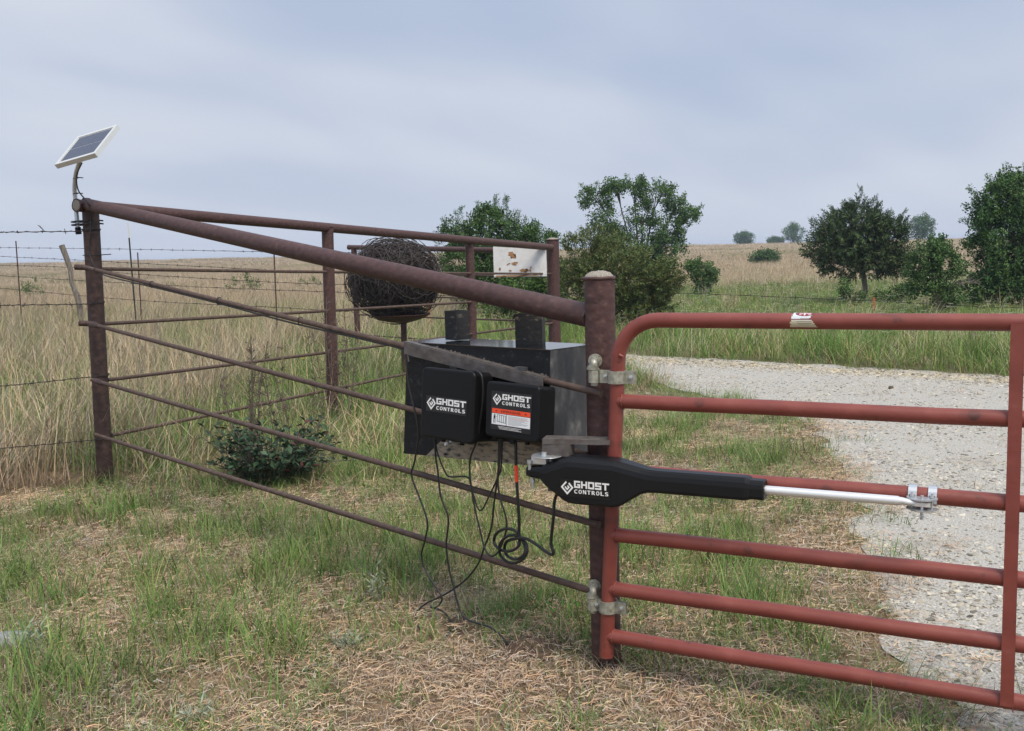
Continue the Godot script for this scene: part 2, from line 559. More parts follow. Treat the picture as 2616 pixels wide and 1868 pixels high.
# ---------------------------------------------------------------- pipe fences
func weld(m: MB, at: Vector3, dir: Vector3, r: float) -> void:
	# bead of weld round a pipe where it meets another
	var ring := []
	var up := Vector3.UP if absf(dir.y) < 0.8 else Vector3.RIGHT
	var s := dir.cross(up).normalized()
	var o := dir.cross(s).normalized()
	for k in 13:
		var a := TAU * k / 12.0
		ring.append(at + (s * cos(a) + o * sin(a)) * r * (1.0 + 0.06 * sin(k * 2.7)) + dir * 0.004 * sin(k * 3.1))
	m.tube(ring, r * 0.13, 6, false)

func pipe(a: Vector3, b: Vector3, r: float, called: String, mt: Material, parent: Node3D, sag := 0.0, sides := 20) -> MeshInstance3D:
	var m := MB.new()
	var k := 14
	var p := []
	for i in k + 1:
		var t := float(i) / k
		p.append(a.lerp(b, t) + Vector3(0, -sag * 4.0 * t * (1.0 - t), 0))
	m.tube(p, r, sides)
	weld(m, a, (b - a).normalized(), r)
	weld(m, b, (b - a).normalized(), r)
	return part(m, called, mt, parent)

func dome(at: Vector3, r: float, h: float, parent: Node3D) -> void:
	var m := MB.new()
	var prof := []
	for k in 7:
		var a := PI * 0.5 * k / 6.0
		prof.append(Vector2(r * cos(a), h * sin(a)))
	m.lathe(at, Basis.IDENTITY, prof, 28)
	for k in m.v.size():
		var q := m.v[k]
		m.v[k] = q + m.n[k] * fine.get_noise_3d(q.x * 30, q.y * 30, q.z * 30) * r * 0.1
	part(m, "concrete_cap", M.concrete, parent)

func pipe_fences() -> void:
	# front run: tall corner post to gate post
	var f := thing("pipe_fence", "rusty brown pipe fence run sloping down from tall corner post to gate post", "fence", FC)
	var post := pipe(Vector3(-3.032, -0.12, -7.25), Vector3(-2.994, 1.985, -7.25), 0.0575, "corner_post", M.rust_dark, f)
	var gpost := pipe(Vector3(0.337, -0.1, -3.74), Vector3(0.335, 1.5, -3.74), 0.0572, "gate_post", M.rust, f, 0.0, 32)
	dome(Vector3(0.335, 1.498, -3.74), 0.057, 0.03, gpost)
	pipe(fp(0.03, 2.031, 0.0), fp(4.82, 1.357, 0.0), 0.0455, "top_rail", M.rust, f)
	pipe(fp(0.07, 1.591, 0.071), fp(4.925, 1.077, 0.071), 0.0137, "rail", M.rust_thin, f, 0.004, 12)
	pipe(fp(0.08, 1.189, 0.071), fp(4.85, 0.836, 0.071), 0.0137, "rail", M.rust_thin, f, 0.004, 12)
	pipe(fp(0.08, 0.779, 0.071), fp(4.9, 0.577, 0.071), 0.0137, "rail", M.rust_thin, f, 0.004, 12)
	pipe(fp(0.06, 0.376, 0.071), fp(4.9, 0.31, 0.071), 0.0137, "rail", M.rust_thin, f, 0.004, 12)
	for y in [[1.181, -0.074], [0.773, -0.042]]:
		var sl := MB.new()
		sl.tube([fp(0.13, y[0] + 0.003, 0.071), fp(0.2, y[0] - 0.002, 0.071), fp(0.27, y[0] - 0.008, 0.071)], [0.021, 0.023, 0.017], 10)
		part(sl, "sleeve", M.rust_dark, f)
	# rail ends past the corner post
	for y in [1.583, 1.179]:
		var st := MB.new()
		st.tube([Vector3(-3.0, y, -7.21), Vector3(-3.115, y + 0.006, -7.2)], 0.02, 12)
		part(st, "rail_end", M.rust_dark, f)
	# hinge pin plate and its nut on the gate post
	# back run
	var b := thing("pipe_fence", "rusty pipe fence run receding from the corner post to thick concrete-capped end post", "fence", Vector3(-1.73, 0, -9.56))
	var e := Vector3(0.598, 0, -13.7)
	var c := Vector3(-3.0, 0, -7.25)
	var dir := (e - c).normalized()
	pipe(Vector3(-1.75, -0.12, -9.56), Vector3(-1.715, 1.9, -9.56), 0.056, "post", M.rust, b)
	pipe(Vector3(-0.452, -0.12, -11.84), Vector3(-0.462, 1.76, -11.84), 0.05, "post", M.rust, b)
	var ep := pipe(Vector3(0.6, -0.12, -13.72), Vector3(0.602, 1.77, -13.72), 0.085, "end_post", M.rust, b)
	dome(Vector3(0.602, 1.768, -13.72), 0.086, 0.03, ep)
	var top := pipe(Vector3(-3.055, 2.024, -7.165), Vector3(0.575, 1.668, -13.6), 0.0445, "top_rail", M.rust, b)
	# the rail's open end, packed with concrete
	var cap := MB.new()
	var q := Vector3(-3.055, 2.024, -7.165) - dir * 0.001
	cap.lathe(q, Basis(Vector3.UP.cross(-dir).normalized(), -dir, (-dir).cross(Vector3.UP.cross(-dir).normalized()) * -1.0), [Vector2(0.0405, 0.0), Vector2(0.032, 0.006), Vector2(0.016, 0.008), Vector2(0.0, 0.009)], 24)
	for k in cap.v.size(): cap.v[k] += -dir * fine.get_noise_3dv(cap.v[k] * 40.0) * 0.006
	part(cap, "concrete_plug", M.concrete, top)
	for r in [[1.571, 1.312, 1.0], [1.171, 1.0, 1.0], [0.758, 0.637, 1.0], [0.345, 0.375, 1.0]]:
		pipe(c + dir * 0.05 + Vector3(0, r[0], 0), e - dir * 0.06 + Vector3(0, r[1], 0), 0.0137, "rail", M.rust_thin, b, 0.006, 12)
	# far wing beyond the end post
	var w := thing("pipe_fence", "rusty pipe fence wing behind the ball of wire, joining the end post", "fence", Vector3(-2.62, 0, -17.0))
	var f0 := Vector3(-2.62, 0, -17.0)
	var wd := (f0 - e).normalized()
	pipe(f0 + Vector3(0, -0.12, 0), f0 + Vector3(0, 1.75, 0), 0.048, "post", M.rust, w)
	pipe(e + wd * 0.08 + Vector3(0, 1.62, 0), f0 + wd * 0.14 + Vector3(0, 1.782, 0), 0.04, "top_rail", M.rust, w)
	for r in [[1.27, 1.36], [0.95, 0.98], [0.655, 0.64], [0.3, 0.3]]:
		pipe(e + wd * 0.08 + Vector3(0, r[0], 0), f0 + wd * 0.05 + Vector3(0, r[1], 0), 0.0137, "rail", M.rust_thin, w, 0.006, 10)

# ---------------------------------------------------------------- gate
func ribbon(m: MB, pl: Array, y0: float, y1: float, th: float) -> void:
	# a bent strip: plan points in the gate's frame, given thickness
	var nrm := []
	for i in pl.size():
		var a: Vector2 = pl[maxi(i - 1, 0)]
		var b: Vector2 = pl[mini(i + 1, pl.size() - 1)]
		nrm.append((b - a).normalized().orthogonal() * th * 0.5)
	for i in pl.size() - 1:
		var a0: Vector2 = pl[i] + nrm[i]
		var a1: Vector2 = pl[i] - nrm[i]
		var b0: Vector2 = pl[i + 1] + nrm[i + 1]
		var b1: Vector2 = pl[i + 1] - nrm[i + 1]
		m.hexa([gp(a0.x, y0, a0.y), gp(b0.x, y0, b0.y), gp(b1.x, y0, b1.y), gp(a1.x, y0, a1.y), gp(a0.x, y1, a0.y), gp(b0.x, y1, b0.y), gp(b1.x, y1, b1.y), gp(a1.x, y1, a1.y)])

func farm_gate() -> void:
	var g := thing("farm_gate", "red painted six-bar tube farm gate hung on the gate post", "gate", gp(1.2, 0, 0))
	var r := 0.0268
	var m := MB.new()
	var p := [gp(-0.045, 0.08, 0), gp(-0.03, 0.35, 0), gp(-0.013, 0.62, 0), gp(0.004, 0.9, 0), gp(0.017, 1.13, 0), gp(0.02, 1.19, 0)]
	for k in range(1, 9):
		var a := PI * 0.5 * k / 8.0
		p.append(gp(0.02 + 0.155 * (1.0 - cos(a)), 1.195 + 0.157 * sin(a), 0))
	for k in range(1, 14): p.append(gp(0.18 + 2.9 * k / 13.0, 1.352, 0))
	for k in range(1, 9):
		var a := PI * 0.5 * k / 8.0
		p.append(gp(3.08 + 0.155 * sin(a), 1.195 + 0.157 * cos(a), 0))
	p.append(gp(3.235, 0.6, 0)); p.append(gp(3.235, 0.08, 0))
	m.tube(p, r, 28)
	# kink where the bend was pressed
	m.tube([gp(0.035, 1.228, 0.026), gp(0.05, 1.222, 0.022)], [0.007, 0.003], 8)
	var frame := part(m, "frame", M.red_paint, g)
	for y in [1.057, 0.797, 0.556, 0.348, 0.162]:
		var s0: float = -0.05 + (y - 0.08) * 0.058 + 0.012
		var b := MB.new()
		var q := []
		for k in 13: q.append(gp(lerpf(s0, 3.23, k / 12.0), y + 0.0015 * sin(k * 2.1 + y * 9.0), 0))
		b.tube(q, r * 0.985, 24)
		weld(b, gp(s0 + 0.02, y, 0.0), GX, r * 0.98)
		part(b, "rail", M.red_paint, g)
	for s in [1.309, 2.5]:
		var b := MB.new()
		b.box(gp(s, 0.752, 0.0295), Vector3(0.038, 1.195, 0.005), Basis(GX, Vector3.UP, GZ))
		b.box(gp(s + 0.0175, 0.741, -0.001), Vector3(0.004, 1.21, 0.054), Basis(GX, Vector3.UP, GZ))
		part(b, "brace", M.red_paint, g)
	# hinge clamps
	for h in [[1.122, 1.168, 0.016, -0.074], [0.255, 0.301, -0.034, -0.095]]:
		var tc: float = h[2]
		var pin: float = h[3]
		var hinge := MB.new()
		var front := [Vector2(pin - 0.018, -0.004)]
		for k in 7:
			var a := PI - PI * k / 6.0
			front.append(Vector2(pin + 0.019 * cos(a), 0.019 * sin(a)))
		front.append(Vector2(pin + 0.026, 0.006))
		front.append(Vector2(tc - 0.034, 0.006))
		for k in 9:
			var a := PI - PI * k / 8.0
			front.append(Vector2(tc + 0.03 * cos(a), 0.004 + 0.028 * sin(a)))
		front.append(Vector2(tc + 0.036, 0.004))
		front.append(Vector2(tc + 0.072, 0.004))
		ribbon(hinge, front, h[0], h[1], 0.0045)
		var back := []
		for q in front: back.append(Vector2(q.x, -0.003 - q.y))
		ribbon(hinge, back, h[0], h[1], 0.0045)
		var strap := part(hinge, "hinge_strap", M.zinc_worn, g)
		for s in [tc - 0.043, tc + 0.054]:
			var bo := MB.new()
			var ym: float = (h[0] + h[1]) * 0.5
			bo.tube([gp(s, ym, -0.02), gp(s, ym, 0.012)], 0.009, 6)
			bo.tube([gp(s, ym, 0.012), gp(s, ym, 0.017), gp(s, ym, 0.019)], [0.006, 0.006, 0.003], 12)
			part(bo, "bolt", M.zinc, strap)
		var j := MB.new()
		var jp := rope([gp(pin - 0.016, h[1] + 0.028, -0.062), gp(pin - 0.008, h[1] + 0.03, -0.02), gp(pin, h[1] + 0.024, -0.001), gp(pin, h[1] - 0.005, 0.0), gp(pin, h[0] - 0.012, 0.0)], 5)
		j.tube(jp, 0.0125, 14)
		j.tube([gp(pin - 0.016, h[1] + 0.028, -0.053), gp(pin - 0.015, h[1] + 0.028, -0.047)], 0.026, 24)
		j.tube([gp(pin - 0.014, h[1] + 0.029, -0.047), gp(pin - 0.012, h[1] + 0.029, -0.03)], 0.019, 6)
		j.tube([gp(pin - 0.004, h[1] + 0.002, 0.0), gp(pin - 0.004, h[1] + 0.01, 0.0), gp(pin, h[1] + 0.022, 0.0)], [0.024, 0.022, 0.012], 16)
		part(j, "hinge_pin", M.zinc_worn, g)
	# torn sticker wrapped round the top bar
	var im := Image.create(160, 120, false, Image.FORMAT_RGB8)
	im.fill(Color(0.78, 0.8, 0.82))
	for y in 120:
		for x in 160:
			var dx := (x - 82.0) / 54.0
			var dy := (y - 32.0) / 22.0
			var q := dx * dx + dy * dy
			if q < 1.0: im.set_pixel(x, y, Color(0.5, 0.12, 0.17) if q < 0.8 else Color(0.25, 0.08, 0.12))
			if y > 78: im.set_pixel(x, y, Color(0.74, 0.71, 0.6))
	for t in [[48, 24, 70, 5], [52, 34, 22, 4], [78, 20, 9, 28], [92, 32, 30, 4], [50, 42, 14, 4], [104, 40, 16, 4]]:
		im.fill_rect(Rect2i(t[0], t[1], t[2], t[3]), Color(0.85, 0.8, 0.82))
	for t in [[60, 66, 60, 3], [40, 84, 90, 3], [44, 94, 84, 3], [52, 103, 60, 2]]:
		im.fill_rect(Rect2i(t[0], t[1], t[2], t[3]), Color(0.42, 0.42, 0.42))
	var sk := MB.new()
	var na := 22
	var ns := 20
	for i in ns:
		for k in na:
			var u0 := float(i) / ns
			var u1 := float(i + 1) / ns
			var w0 := float(k) / na
			var w1 := float(k + 1) / na
			var um := (u0 + u1) * 0.5
			var wm := (w0 + w1) * 0.5
			# torn outline: notch at the right of the middle, wider strip below
			var left := 0.12 - 0.12 * wm + 0.03 * fine.get_noise_2d(wm * 6.0, 1.0)
			var right := 0.84 - 0.5 * absf(wm - 0.3) if wm < 0.62 else 0.8 + 0.2 * (wm - 0.62) / 0.38
			if um < left or um > right or absf(wm - 0.63) < 0.02: continue
			var q := []
			for uw in [[u0, w0], [u1, w0], [u1, w1], [u0, w1]]:
				var an: float = lerpf(1.9, -0.75, uw[1])
				var nn := GZ * cos(an) + Vector3(0, sin(an), 0)
				q.append(sk.vert(gp(0.638 + 0.088 * uw[0], 1.352, 0) + nn * (r + 0.0007), nn, Vector2(uw[0], uw[1])))
			sk.face(q[0], q[1], q[2]); sk.face(q[0], q[2], q[3])
	var so := part(sk, "sticker", flat_tex(im), frame)
	so.set_meta("label", "torn white sticker with dark red oval emblem")

# ---------------------------------------------------------------- steel box on the fence
func steel_box() -> void:
	var b := thing("steel_box", "black painted welded steel box with tube stubs on top, hung behind the fence rails", "box", fp(4.2, 0.7, -0.1))
	var m := MB.new()
	var o := 0.052
	var dp := -0.2
	var bl := fp(3.692, 0.694, o)
	var br := fp(4.625, 0.757, o)
	var tl := fp(3.749, 1.212, o)
	var tr := fp(4.649, 1.222, o)
	var bl2 := fp(3.692, 0.694, dp)
	var br2 := fp(4.625, 0.757, dp)
	var tl2 := fp(3.749, 1.212, dp)
	var tr2 := fp(4.649, 1.222, dp)
	m.hexa([bl, br, br2, bl2, tl, tr, tr2, tl2])
	part(m, "body", M.box_paint, b)
	# top lid, side sheet and the strip below whose paint has flaked
	var l := MB.new()
	var up := Vector3(0, 0.004, 0)
	l.hexa([tl + FZ * 0.004, tr + FZ * 0.004 + FX * 0.005, tr2 + FX * 0.005, tl2, tl + FZ * 0.004 + up, tr + FZ * 0.004 + FX * 0.005 + up, tr2 + FX * 0.005 + up, tl2 + up])
	part(l, "lid", M.box_lid, b)
	var s := MB.new()
	s.hexa([br + FX * 0.001, br + FX * 0.004, br2 + FX * 0.004, br2 + FX * 0.001, tr + FX * 0.001, tr + FX * 0.004, tr2 + FX * 0.004, tr2 + FX * 0.001])
	part(s, "side_sheet", M.box_side, b)
	var fl := MB.new()
	var h0 := 0.16
	fl.hexa([bl.lerp(br, 0.18) + FZ * 0.003, br + FZ * 0.003, br + FZ * 0.0005, bl.lerp(br, 0.18) + FZ * 0.0005, bl.lerp(br, 0.3).lerp(tl.lerp(tr, 0.3), h0) + FZ * 0.003, br.lerp(tr, h0 * 1.3) + FZ * 0.003, br.lerp(tr, h0 * 1.3) + FZ * 0.0005, bl.lerp(br, 0.3).lerp(tl.lerp(tr, 0.3), h0) + FZ * 0.0005])
	part(fl, "flaked_sheet", M.bare_primer, b)
	# angle iron along the second rail
	var an := MB.new()
	var th := 0.005
	var y0 := 1.197
	var y1 := 1.09
	var a0 := fp(3.775, y0 + 0.022, 0.09)
	var a1 := fp(4.64, y1 + 0.026, 0.09)
	var dn := Vector3(0, -0.055, 0)
	var dn2 := Vector3(0, -0.042, 0)
	an.hexa([a0 + dn, a1 + dn2, a1 + dn2 - FZ * th, a0 + dn - FZ * th, a0, a1, a1 - FZ * th, a0 - FZ * th])
	an.hexa([a0 - FZ * 0.04, a1 - FZ * 0.04, a1 - FZ * th, a0 - FZ * th, a0 - FZ * 0.04 + up, a1 - FZ * 0.04 + up, a1 - FZ * th + up, a0 - FZ * th + up])
	part(an, "angle_iron", M.worn_steel, b)
	var wb := MB.new()
	for k in 46:
		var t := rng.randf()
		var q := a0.lerp(a1, t) + Vector3(0, 0.006, 0) - FZ * 0.036
		var rr := rnd(0.0015, 0.0045)
		wb.lathe(q, Basis.IDENTITY, [Vector2(rr, -rr), Vector2(rr * 1.1, 0), Vector2(rr * 0.7, rr * 0.7), Vector2(0, rr)], 7)
	part(wb, "weld_bead", M.worn_steel, b).set_meta("kind", "stuff")
	# square tube stubs standing on the lid
	var bs := Basis(FX, Vector3.UP, FZ)
	for q in [[3.925, -0.1, 0.078, 0.078, 0.13, 0.0], [4.385, -0.105, 0.115, 0.06, 0.128, 0.55]]:
		var st := MB.new()
		var w: float = q[2]
		var d: float = q[3]
		var tb := bs.rotated(Vector3.UP, q[5])
		var base := fp(q[0], 1.2225 + q[4] * 0.5, q[1])
		for sx in [-1.0, 1.0]: st.box(base + tb * Vector3(sx * (w * 0.5 - 0.0025), 0, 0), Vector3(0.005, q[4], d - 0.0102), tb)
		for sz in [-1.0, 1.0]: st.box(base + tb * Vector3(0, 0, sz * (d * 0.5 - 0.0025)), Vector3(w, q[4], 0.005), tb)
		st.box(base + tb * Vector3(0, 0.004, d * 0.5 + 0.0006), Vector3(w * 0.98, 0.003, 0.0012), tb)
		part(st, "tube_stub", M.muddy_black, b)
	# uprights of the mounting frame behind the small controller
	for s0 in [4.1, 4.5]:
		var u := MB.new()
		u.box(fp(s0, 1.0, 0.0665), Vector3(0.05, 0.3, 0.026), bs)
		part(u, "mount_strip", M.box_side, b)

# ---------------------------------------------------------------- controllers
func ring_box(w: float, h: float, r: float) -> Array:
	var o := []
	for cnr in [[1, 1, 0], [-1, 1, 1], [-1, -1, 2], [1, -1, 3]]:
		for k in 5:
			var a: float = PI * 0.5 * (cnr[2] + k / 4.0)
			o.append(Vector2(cnr[0] * (w * 0.5 - r) + r * cos(a), cnr[1] * (h * 0.5 - r) + r * sin(a)))
	return o

func case_mesh(m: MB, t: Transform3D, w: float, h: float, r: float, steps: Array) -> void:
	# rounded box lofted along its own z: steps of [z, inset]
	var rings := []
	for s in steps:
		var ring := []
		for p in ring_box(w - 2.0 * s[1], h - 2.0 * s[1], maxf(r - s[1], 0.002)): ring.append(t * Vector3(p.x, p.y, s[0]))
		rings.append(ring)
	m.loft(rings)

func rect(m: MB, t: Transform3D, x0: float, y0: float, x1: float, y1: float, z0: float, z1: float) -> void:
	m.hexa([t * Vector3(x0, y0, z0), t * Vector3(x1, y0, z0), t * Vector3(x1, y1, z0), t * Vector3(x0, y1, z0), t * Vector3(x0, y0, z1), t * Vector3(x1, y0, z1), t * Vector3(x1, y1, z1), t * Vector3(x0, y1, z1)])

const LETTERS := [
	[[0, 0.77, 1, 1], [0, 0, 0.26, 0.77], [0.26, 0, 1, 0.23], [0.74, 0.23, 1, 0.56], [0.5, 0.36, 0.74, 0.56]],
	[[0, 0, 0.26, 1], [0.74, 0, 1, 1], [0.26, 0.39, 0.74, 0.62]],
	[[0, 0, 0.25, 1], [0.75, 0, 1, 1], [0.25, 0.77, 0.75, 1], [0.25, 0, 0.75, 0.23]],
	[[0, 0.77, 1, 1], [0, 0.61, 0.27, 0.77], [0, 0.4, 1, 0.61], [0.73, 0.23, 1, 0.4], [0, 0, 1, 0.23]],
	[[0, 0.77, 1.12, 1], [0.36, 0, 0.64, 0.77]],
]

func logo(t: Transform3D, plate: Node3D, em: Rect2, wd: Rect2, sub: Rect2) -> void:
	var m := MB.new()
	var cell := wd.size.x / 5.0
	for k in 5:
		for q in LETTERS[k]:
			rect(m, t, wd.position.x + cell * (k + q[0] * 0.87), wd.position.y + wd.size.y * q[1], wd.position.x + cell * (k + q[2] * 0.87), wd.position.y + wd.size.y * q[3], 0.0, 0.0007)
	# second line, set letter by letter
	var font := SystemFont.new()
	font.font_names = PackedStringArray(["Droid Sans"])
	font.font_weight = 700
	var word := "CONTROLS"
	for k in word.length():
		var tm := TextMesh.new()
		tm.text = word[k]
		tm.font = font
		tm.font_size = 64
		tm.pixel_size = 0.01
		tm.depth = 0.05
		tm.curve_step = 1.5
		var arr := tm.get_mesh_arrays()
		var vs: PackedVector3Array = arr[Mesh.ARRAY_VERTEX]
		var nsr: PackedVector3Array = arr[Mesh.ARRAY_NORMAL]
		var ids: PackedInt32Array = arr[Mesh.ARRAY_INDEX]
		var lo := Vector3(1e9, 1e9, 1e9)
		var hi := -lo
		for q in vs: lo = lo.min(q); hi = hi.max(q)
		var c2 := sub.size.x / 8.0
		var sw := c2 * 0.74 / (hi.x - lo.x)
		var sh := sub.size.y / (hi.y - lo.y)
		var first := m.v.size()
		for i in vs.size():
			var q := vs[i]
			m.vert(t * Vector3(sub.position.x + c2 * k + (q.x - lo.x) * sw, sub.position.y + (q.y - lo.y) * sh, (q.z - lo.z) / (hi.z - lo.z) * 0.0007), (t.basis * nsr[i]).normalized())
		for i in range(0, ids.size(), 3): m.face(first + ids[i], first + ids[i + 1], first + ids[i + 2])
	part(m, "lettering", M.print_white, plate)
	# emblem: a square spiral standing on its corner
	var e := MB.new()
	var c := em.get_center()
	var hx := em.size.x * 0.5
	var hy := em.size.y * 0.5
	for q in [[-1, -1, -0.68, 1], [-0.68, -1, 1, -0.68], [0.68, -0.68, 1, 0.3], [-0.68, 0.68, 0.6, 1], [-0.42, -0.42, -0.14, 0.42], [-0.14, -0.42, 0.42, -0.14], [0.14, -0.14, 0.42, 0.16]]:
		var ps := []
		for z in [0.0, 0.0007]:
			for k in [[q[0], q[1]], [q[2], q[1]], [q[2], q[3]], [q[0], q[3]]]:
				ps.append(t * Vector3(c.x + (k[0] - k[1]) * 0.5 * hx, c.y + (k[0] + k[1]) * 0.5 * hy, z))
		e.hexa(ps)
	part(e, "emblem", M.print_white, plate)

func controllers() -> void:
	var lean := deg_to_rad(-5.0)
	var fb := Basis(FX, Vector3.UP, FZ)
	# larger box: battery case
	var c := thing("control_box", "larger black plastic control box with round cable loop over its side", "control box", fp(4.19, 0.85, 0.13))
	var t := Transform3D(fb * Basis(Vector3.RIGHT, lean), fp(4.188, 0.985, 0.2))
	var m := MB.new()
	case_mesh(m, t, 0.325, 0.285, 0.02, [[-0.113, 0.004], [-0.11, 0.0], [-0.03, 0.0]])
	part(m, "case", M.black_plastic, c)
	var l := MB.new()
	case_mesh(l, t, 0.335, 0.296, 0.024, [[-0.03, 0.0], [-0.008, 0.0], [-0.002, 0.003], [0.0, 0.009]])
	var lid := part(l, "lid", M.black_plastic, c)
	var p := MB.new()
	var lt := t * Transform3D(Basis.IDENTITY, Vector3(-0.002, 0, 0.0005))
	rect(p, lt, -0.128, -0.035, 0.13, 0.03, 0.0, 0.0008)
	var plate := part(p, "label", M.label_black, c)
	logo(t * Transform3D(Basis.IDENTITY, Vector3(-0.002, 0, 0.0014)), plate, Rect2(-0.124, -0.029, 0.06, 0.058), Rect2(-0.06, -0.002, 0.188, 0.026), Rect2(-0.06, -0.025, 0.188, 0.015))
	for x in [-0.07, 0.05]:
		var k := MB.new()
		k.tube([t * Vector3(x, -0.142, -0.05), t * Vector3(x, -0.165, -0.05)], [0.012, 0.01], 12)
		part(k, "cable_gland", M.black_plastic, c)
	var kb := MB.new()
	kb.tube([t * Vector3(0.0, -0.15, -0.03), t * Vector3(0.0, -0.165, -0.03), t * Vector3(0.0, -0.165, -0.004), t * Vector3(0.0, -0.165, 0.0)], [0.006, 0.006, 0.011, 0.006], 12)
	part(kb, "lock", M.zinc, c)
	# smaller box: receiver with a warning label
	var d := thing("control_box", "smaller black plastic control box with an orange and white warning label", "control box", fp(4.56, 0.88, 0.13))
	var t2 := Transform3D(fb * Basis(Vector3.RIGHT, lean), fp(4.565, 0.992, 0.19))
	var m2 := MB.new()
	case_mesh(m2, t2, 0.28, 0.205, 0.014, [[-0.1, 0.004], [-0.097, 0.0], [-0.03, 0.0]])
	part(m2, "case", M.black_plastic, d)
	var l2 := MB.new()
	case_mesh(l2, t2, 0.294, 0.217, 0.017, [[-0.03, 0.0], [-0.007, 0.0], [-0.002, 0.003], [0.0, 0.008]])
	part(l2, "lid", M.black_plastic, d)
	var p2 := MB.new()
	var lt2 := t2 * Transform3D(Basis.IDENTITY, Vector3(0, 0, 0.0005))
	rect(p2, lt2, -0.113, -0.078, 0.112, 0.073, 0.0, 0.0008)
	var plate2 := part(p2, "label", M.label_black, d)
	logo(t2 * Transform3D(Basis.IDENTITY, Vector3(0, 0, 0.0014)), plate2, Rect2(-0.105, 0.018, 0.05, 0.05), Rect2(-0.05, 0.042, 0.158, 0.022), Rect2(-0.05, 0.022, 0.158, 0.0135))
	var im := Image.create(256, 160, false, Image.FORMAT_RGB8)
	im.fill(Color(0.9, 0.91, 0.92))
	im.fill_rect(Rect2i(0, 0, 256, 46), Color(0.93, 0.3, 0.13))
	im.fill_rect(Rect2i(0, 46, 256, 5), Color(0.1, 0.1, 0.1))
	var glyph := ["10001 01110 11110 10001 111 10001 01111", "10001 10001 10001 11001 010 11001 10000", "10101 11111 11110 10101 010 10101 10111", "11011 10001 10010 10011 010 10011 10001", "10001 10001 10001 10001 111 10001 01111"]
	for r in 5:
		var row: String = glyph[r]
		for k in row.length():
			if row[k] == "1": im.fill_rect(Rect2i(62 + k * 3 + k / 3, 11 + r * 5, 4, 5), Color(0.25, 0.06, 0.03))
	for tri in [22, 218]:
		for k in 16: im.fill_rect(Rect2i(tri + 8 - k / 2, 14 + k, k, 1), Color(0.25, 0.06, 0.03))
	# pictogram of a figure beside a gate
	for k in 5: im.fill_rect(Rect2i(36 + k * 14, 58 + k * 2, 3, 76), Color(0.12, 0.13, 0.15))
	for k in 58: im.fill_rect(Rect2i(36 + k, 58 + k / 7, 1, 4), Color(0.12, 0.13, 0.15)); im.fill_rect(Rect2i(36 + k, 126 + k / 6, 1, 4), Color(0.12, 0.13, 0.15))
	im.fill_rect(Rect2i(15, 60, 9, 9), Color(0.05, 0.05, 0.05))
	im.fill_rect(Rect2i(13, 72, 12, 34), Color(0.05, 0.05, 0.05))
	im.fill_rect(Rect2i(12, 106, 4, 40), Color(0.05, 0.05, 0.05))
	im.fill_rect(Rect2i(21, 106, 4, 40), Color(0.05, 0.05, 0.05))
	im.fill_rect(Rect2i(25, 78, 12, 3), Color(0.05, 0.05, 0.05))
	im.fill_rect(Rect2i(98, 52, 3, 108), Color(0.15, 0.15, 0.16))
	for k in 9: im.fill_rect(Rect2i(112, 64 + k * 10, [128, 120, 132, 110, 126, 90, 130, 118, 70][k], 4), Color(0.55, 0.57, 0.6) if k != 2 else Color(0.75, 0.3, 0.25))
	var wl := MB.new()
	var q := [wl.vert(t2 * Vector3(-0.107, -0.058, 0.0016), t2.basis.z, Vector2(0, 1)), wl.vert(t2 * Vector3(0.107, -0.058, 0.0016), t2.basis.z, Vector2(1, 1)), wl.vert(t2 * Vector3(0.107, 0.005, 0.0016), t2.basis.z, Vector2(1, 0)), wl.vert(t2 * Vector3(-0.107, 0.005, 0.0016), t2.basis.z, Vector2(0, 0))]
	wl.face(q[0], q[1], q[2]); wl.face(q[0], q[2], q[3])
	var wo := part(wl, "warning_label", flat_tex(im), plate2)
	wo.set_meta("label", "white warning print with orange heading and gate pictogram")
	var fn := MB.new()
	for k in 3: rect(fn, t2, -0.07 + 0.004 * k, -0.065 - 0.0045 * k, [0.06, 0.045, 0.062][k], -0.0635 - 0.0045 * k, 0.0014, 0.0017)
	part(fn, "small_print", M.print_white, plate2)
	var tabs := MB.new()
	case_mesh(tabs, t2 * Transform3D(Basis.IDENTITY, Vector3(-0.01, -0.115, -0.02)), 0.03, 0.03, 0.008, [[-0.006, 0.001], [0.0, 0.0], [0.003, 0.002]])
	part(tabs, "lock_tab", M.black_plastic, d)
	for x in [-0.055, 0.045]:
		var k := MB.new()
		k.tube([t2 * Vector3(x, -0.1, -0.05), t2 * Vector3(x, -0.128, -0.05)], [0.011, 0.009], 12)
		part(k, "cable_gland", M.black_plastic, d)

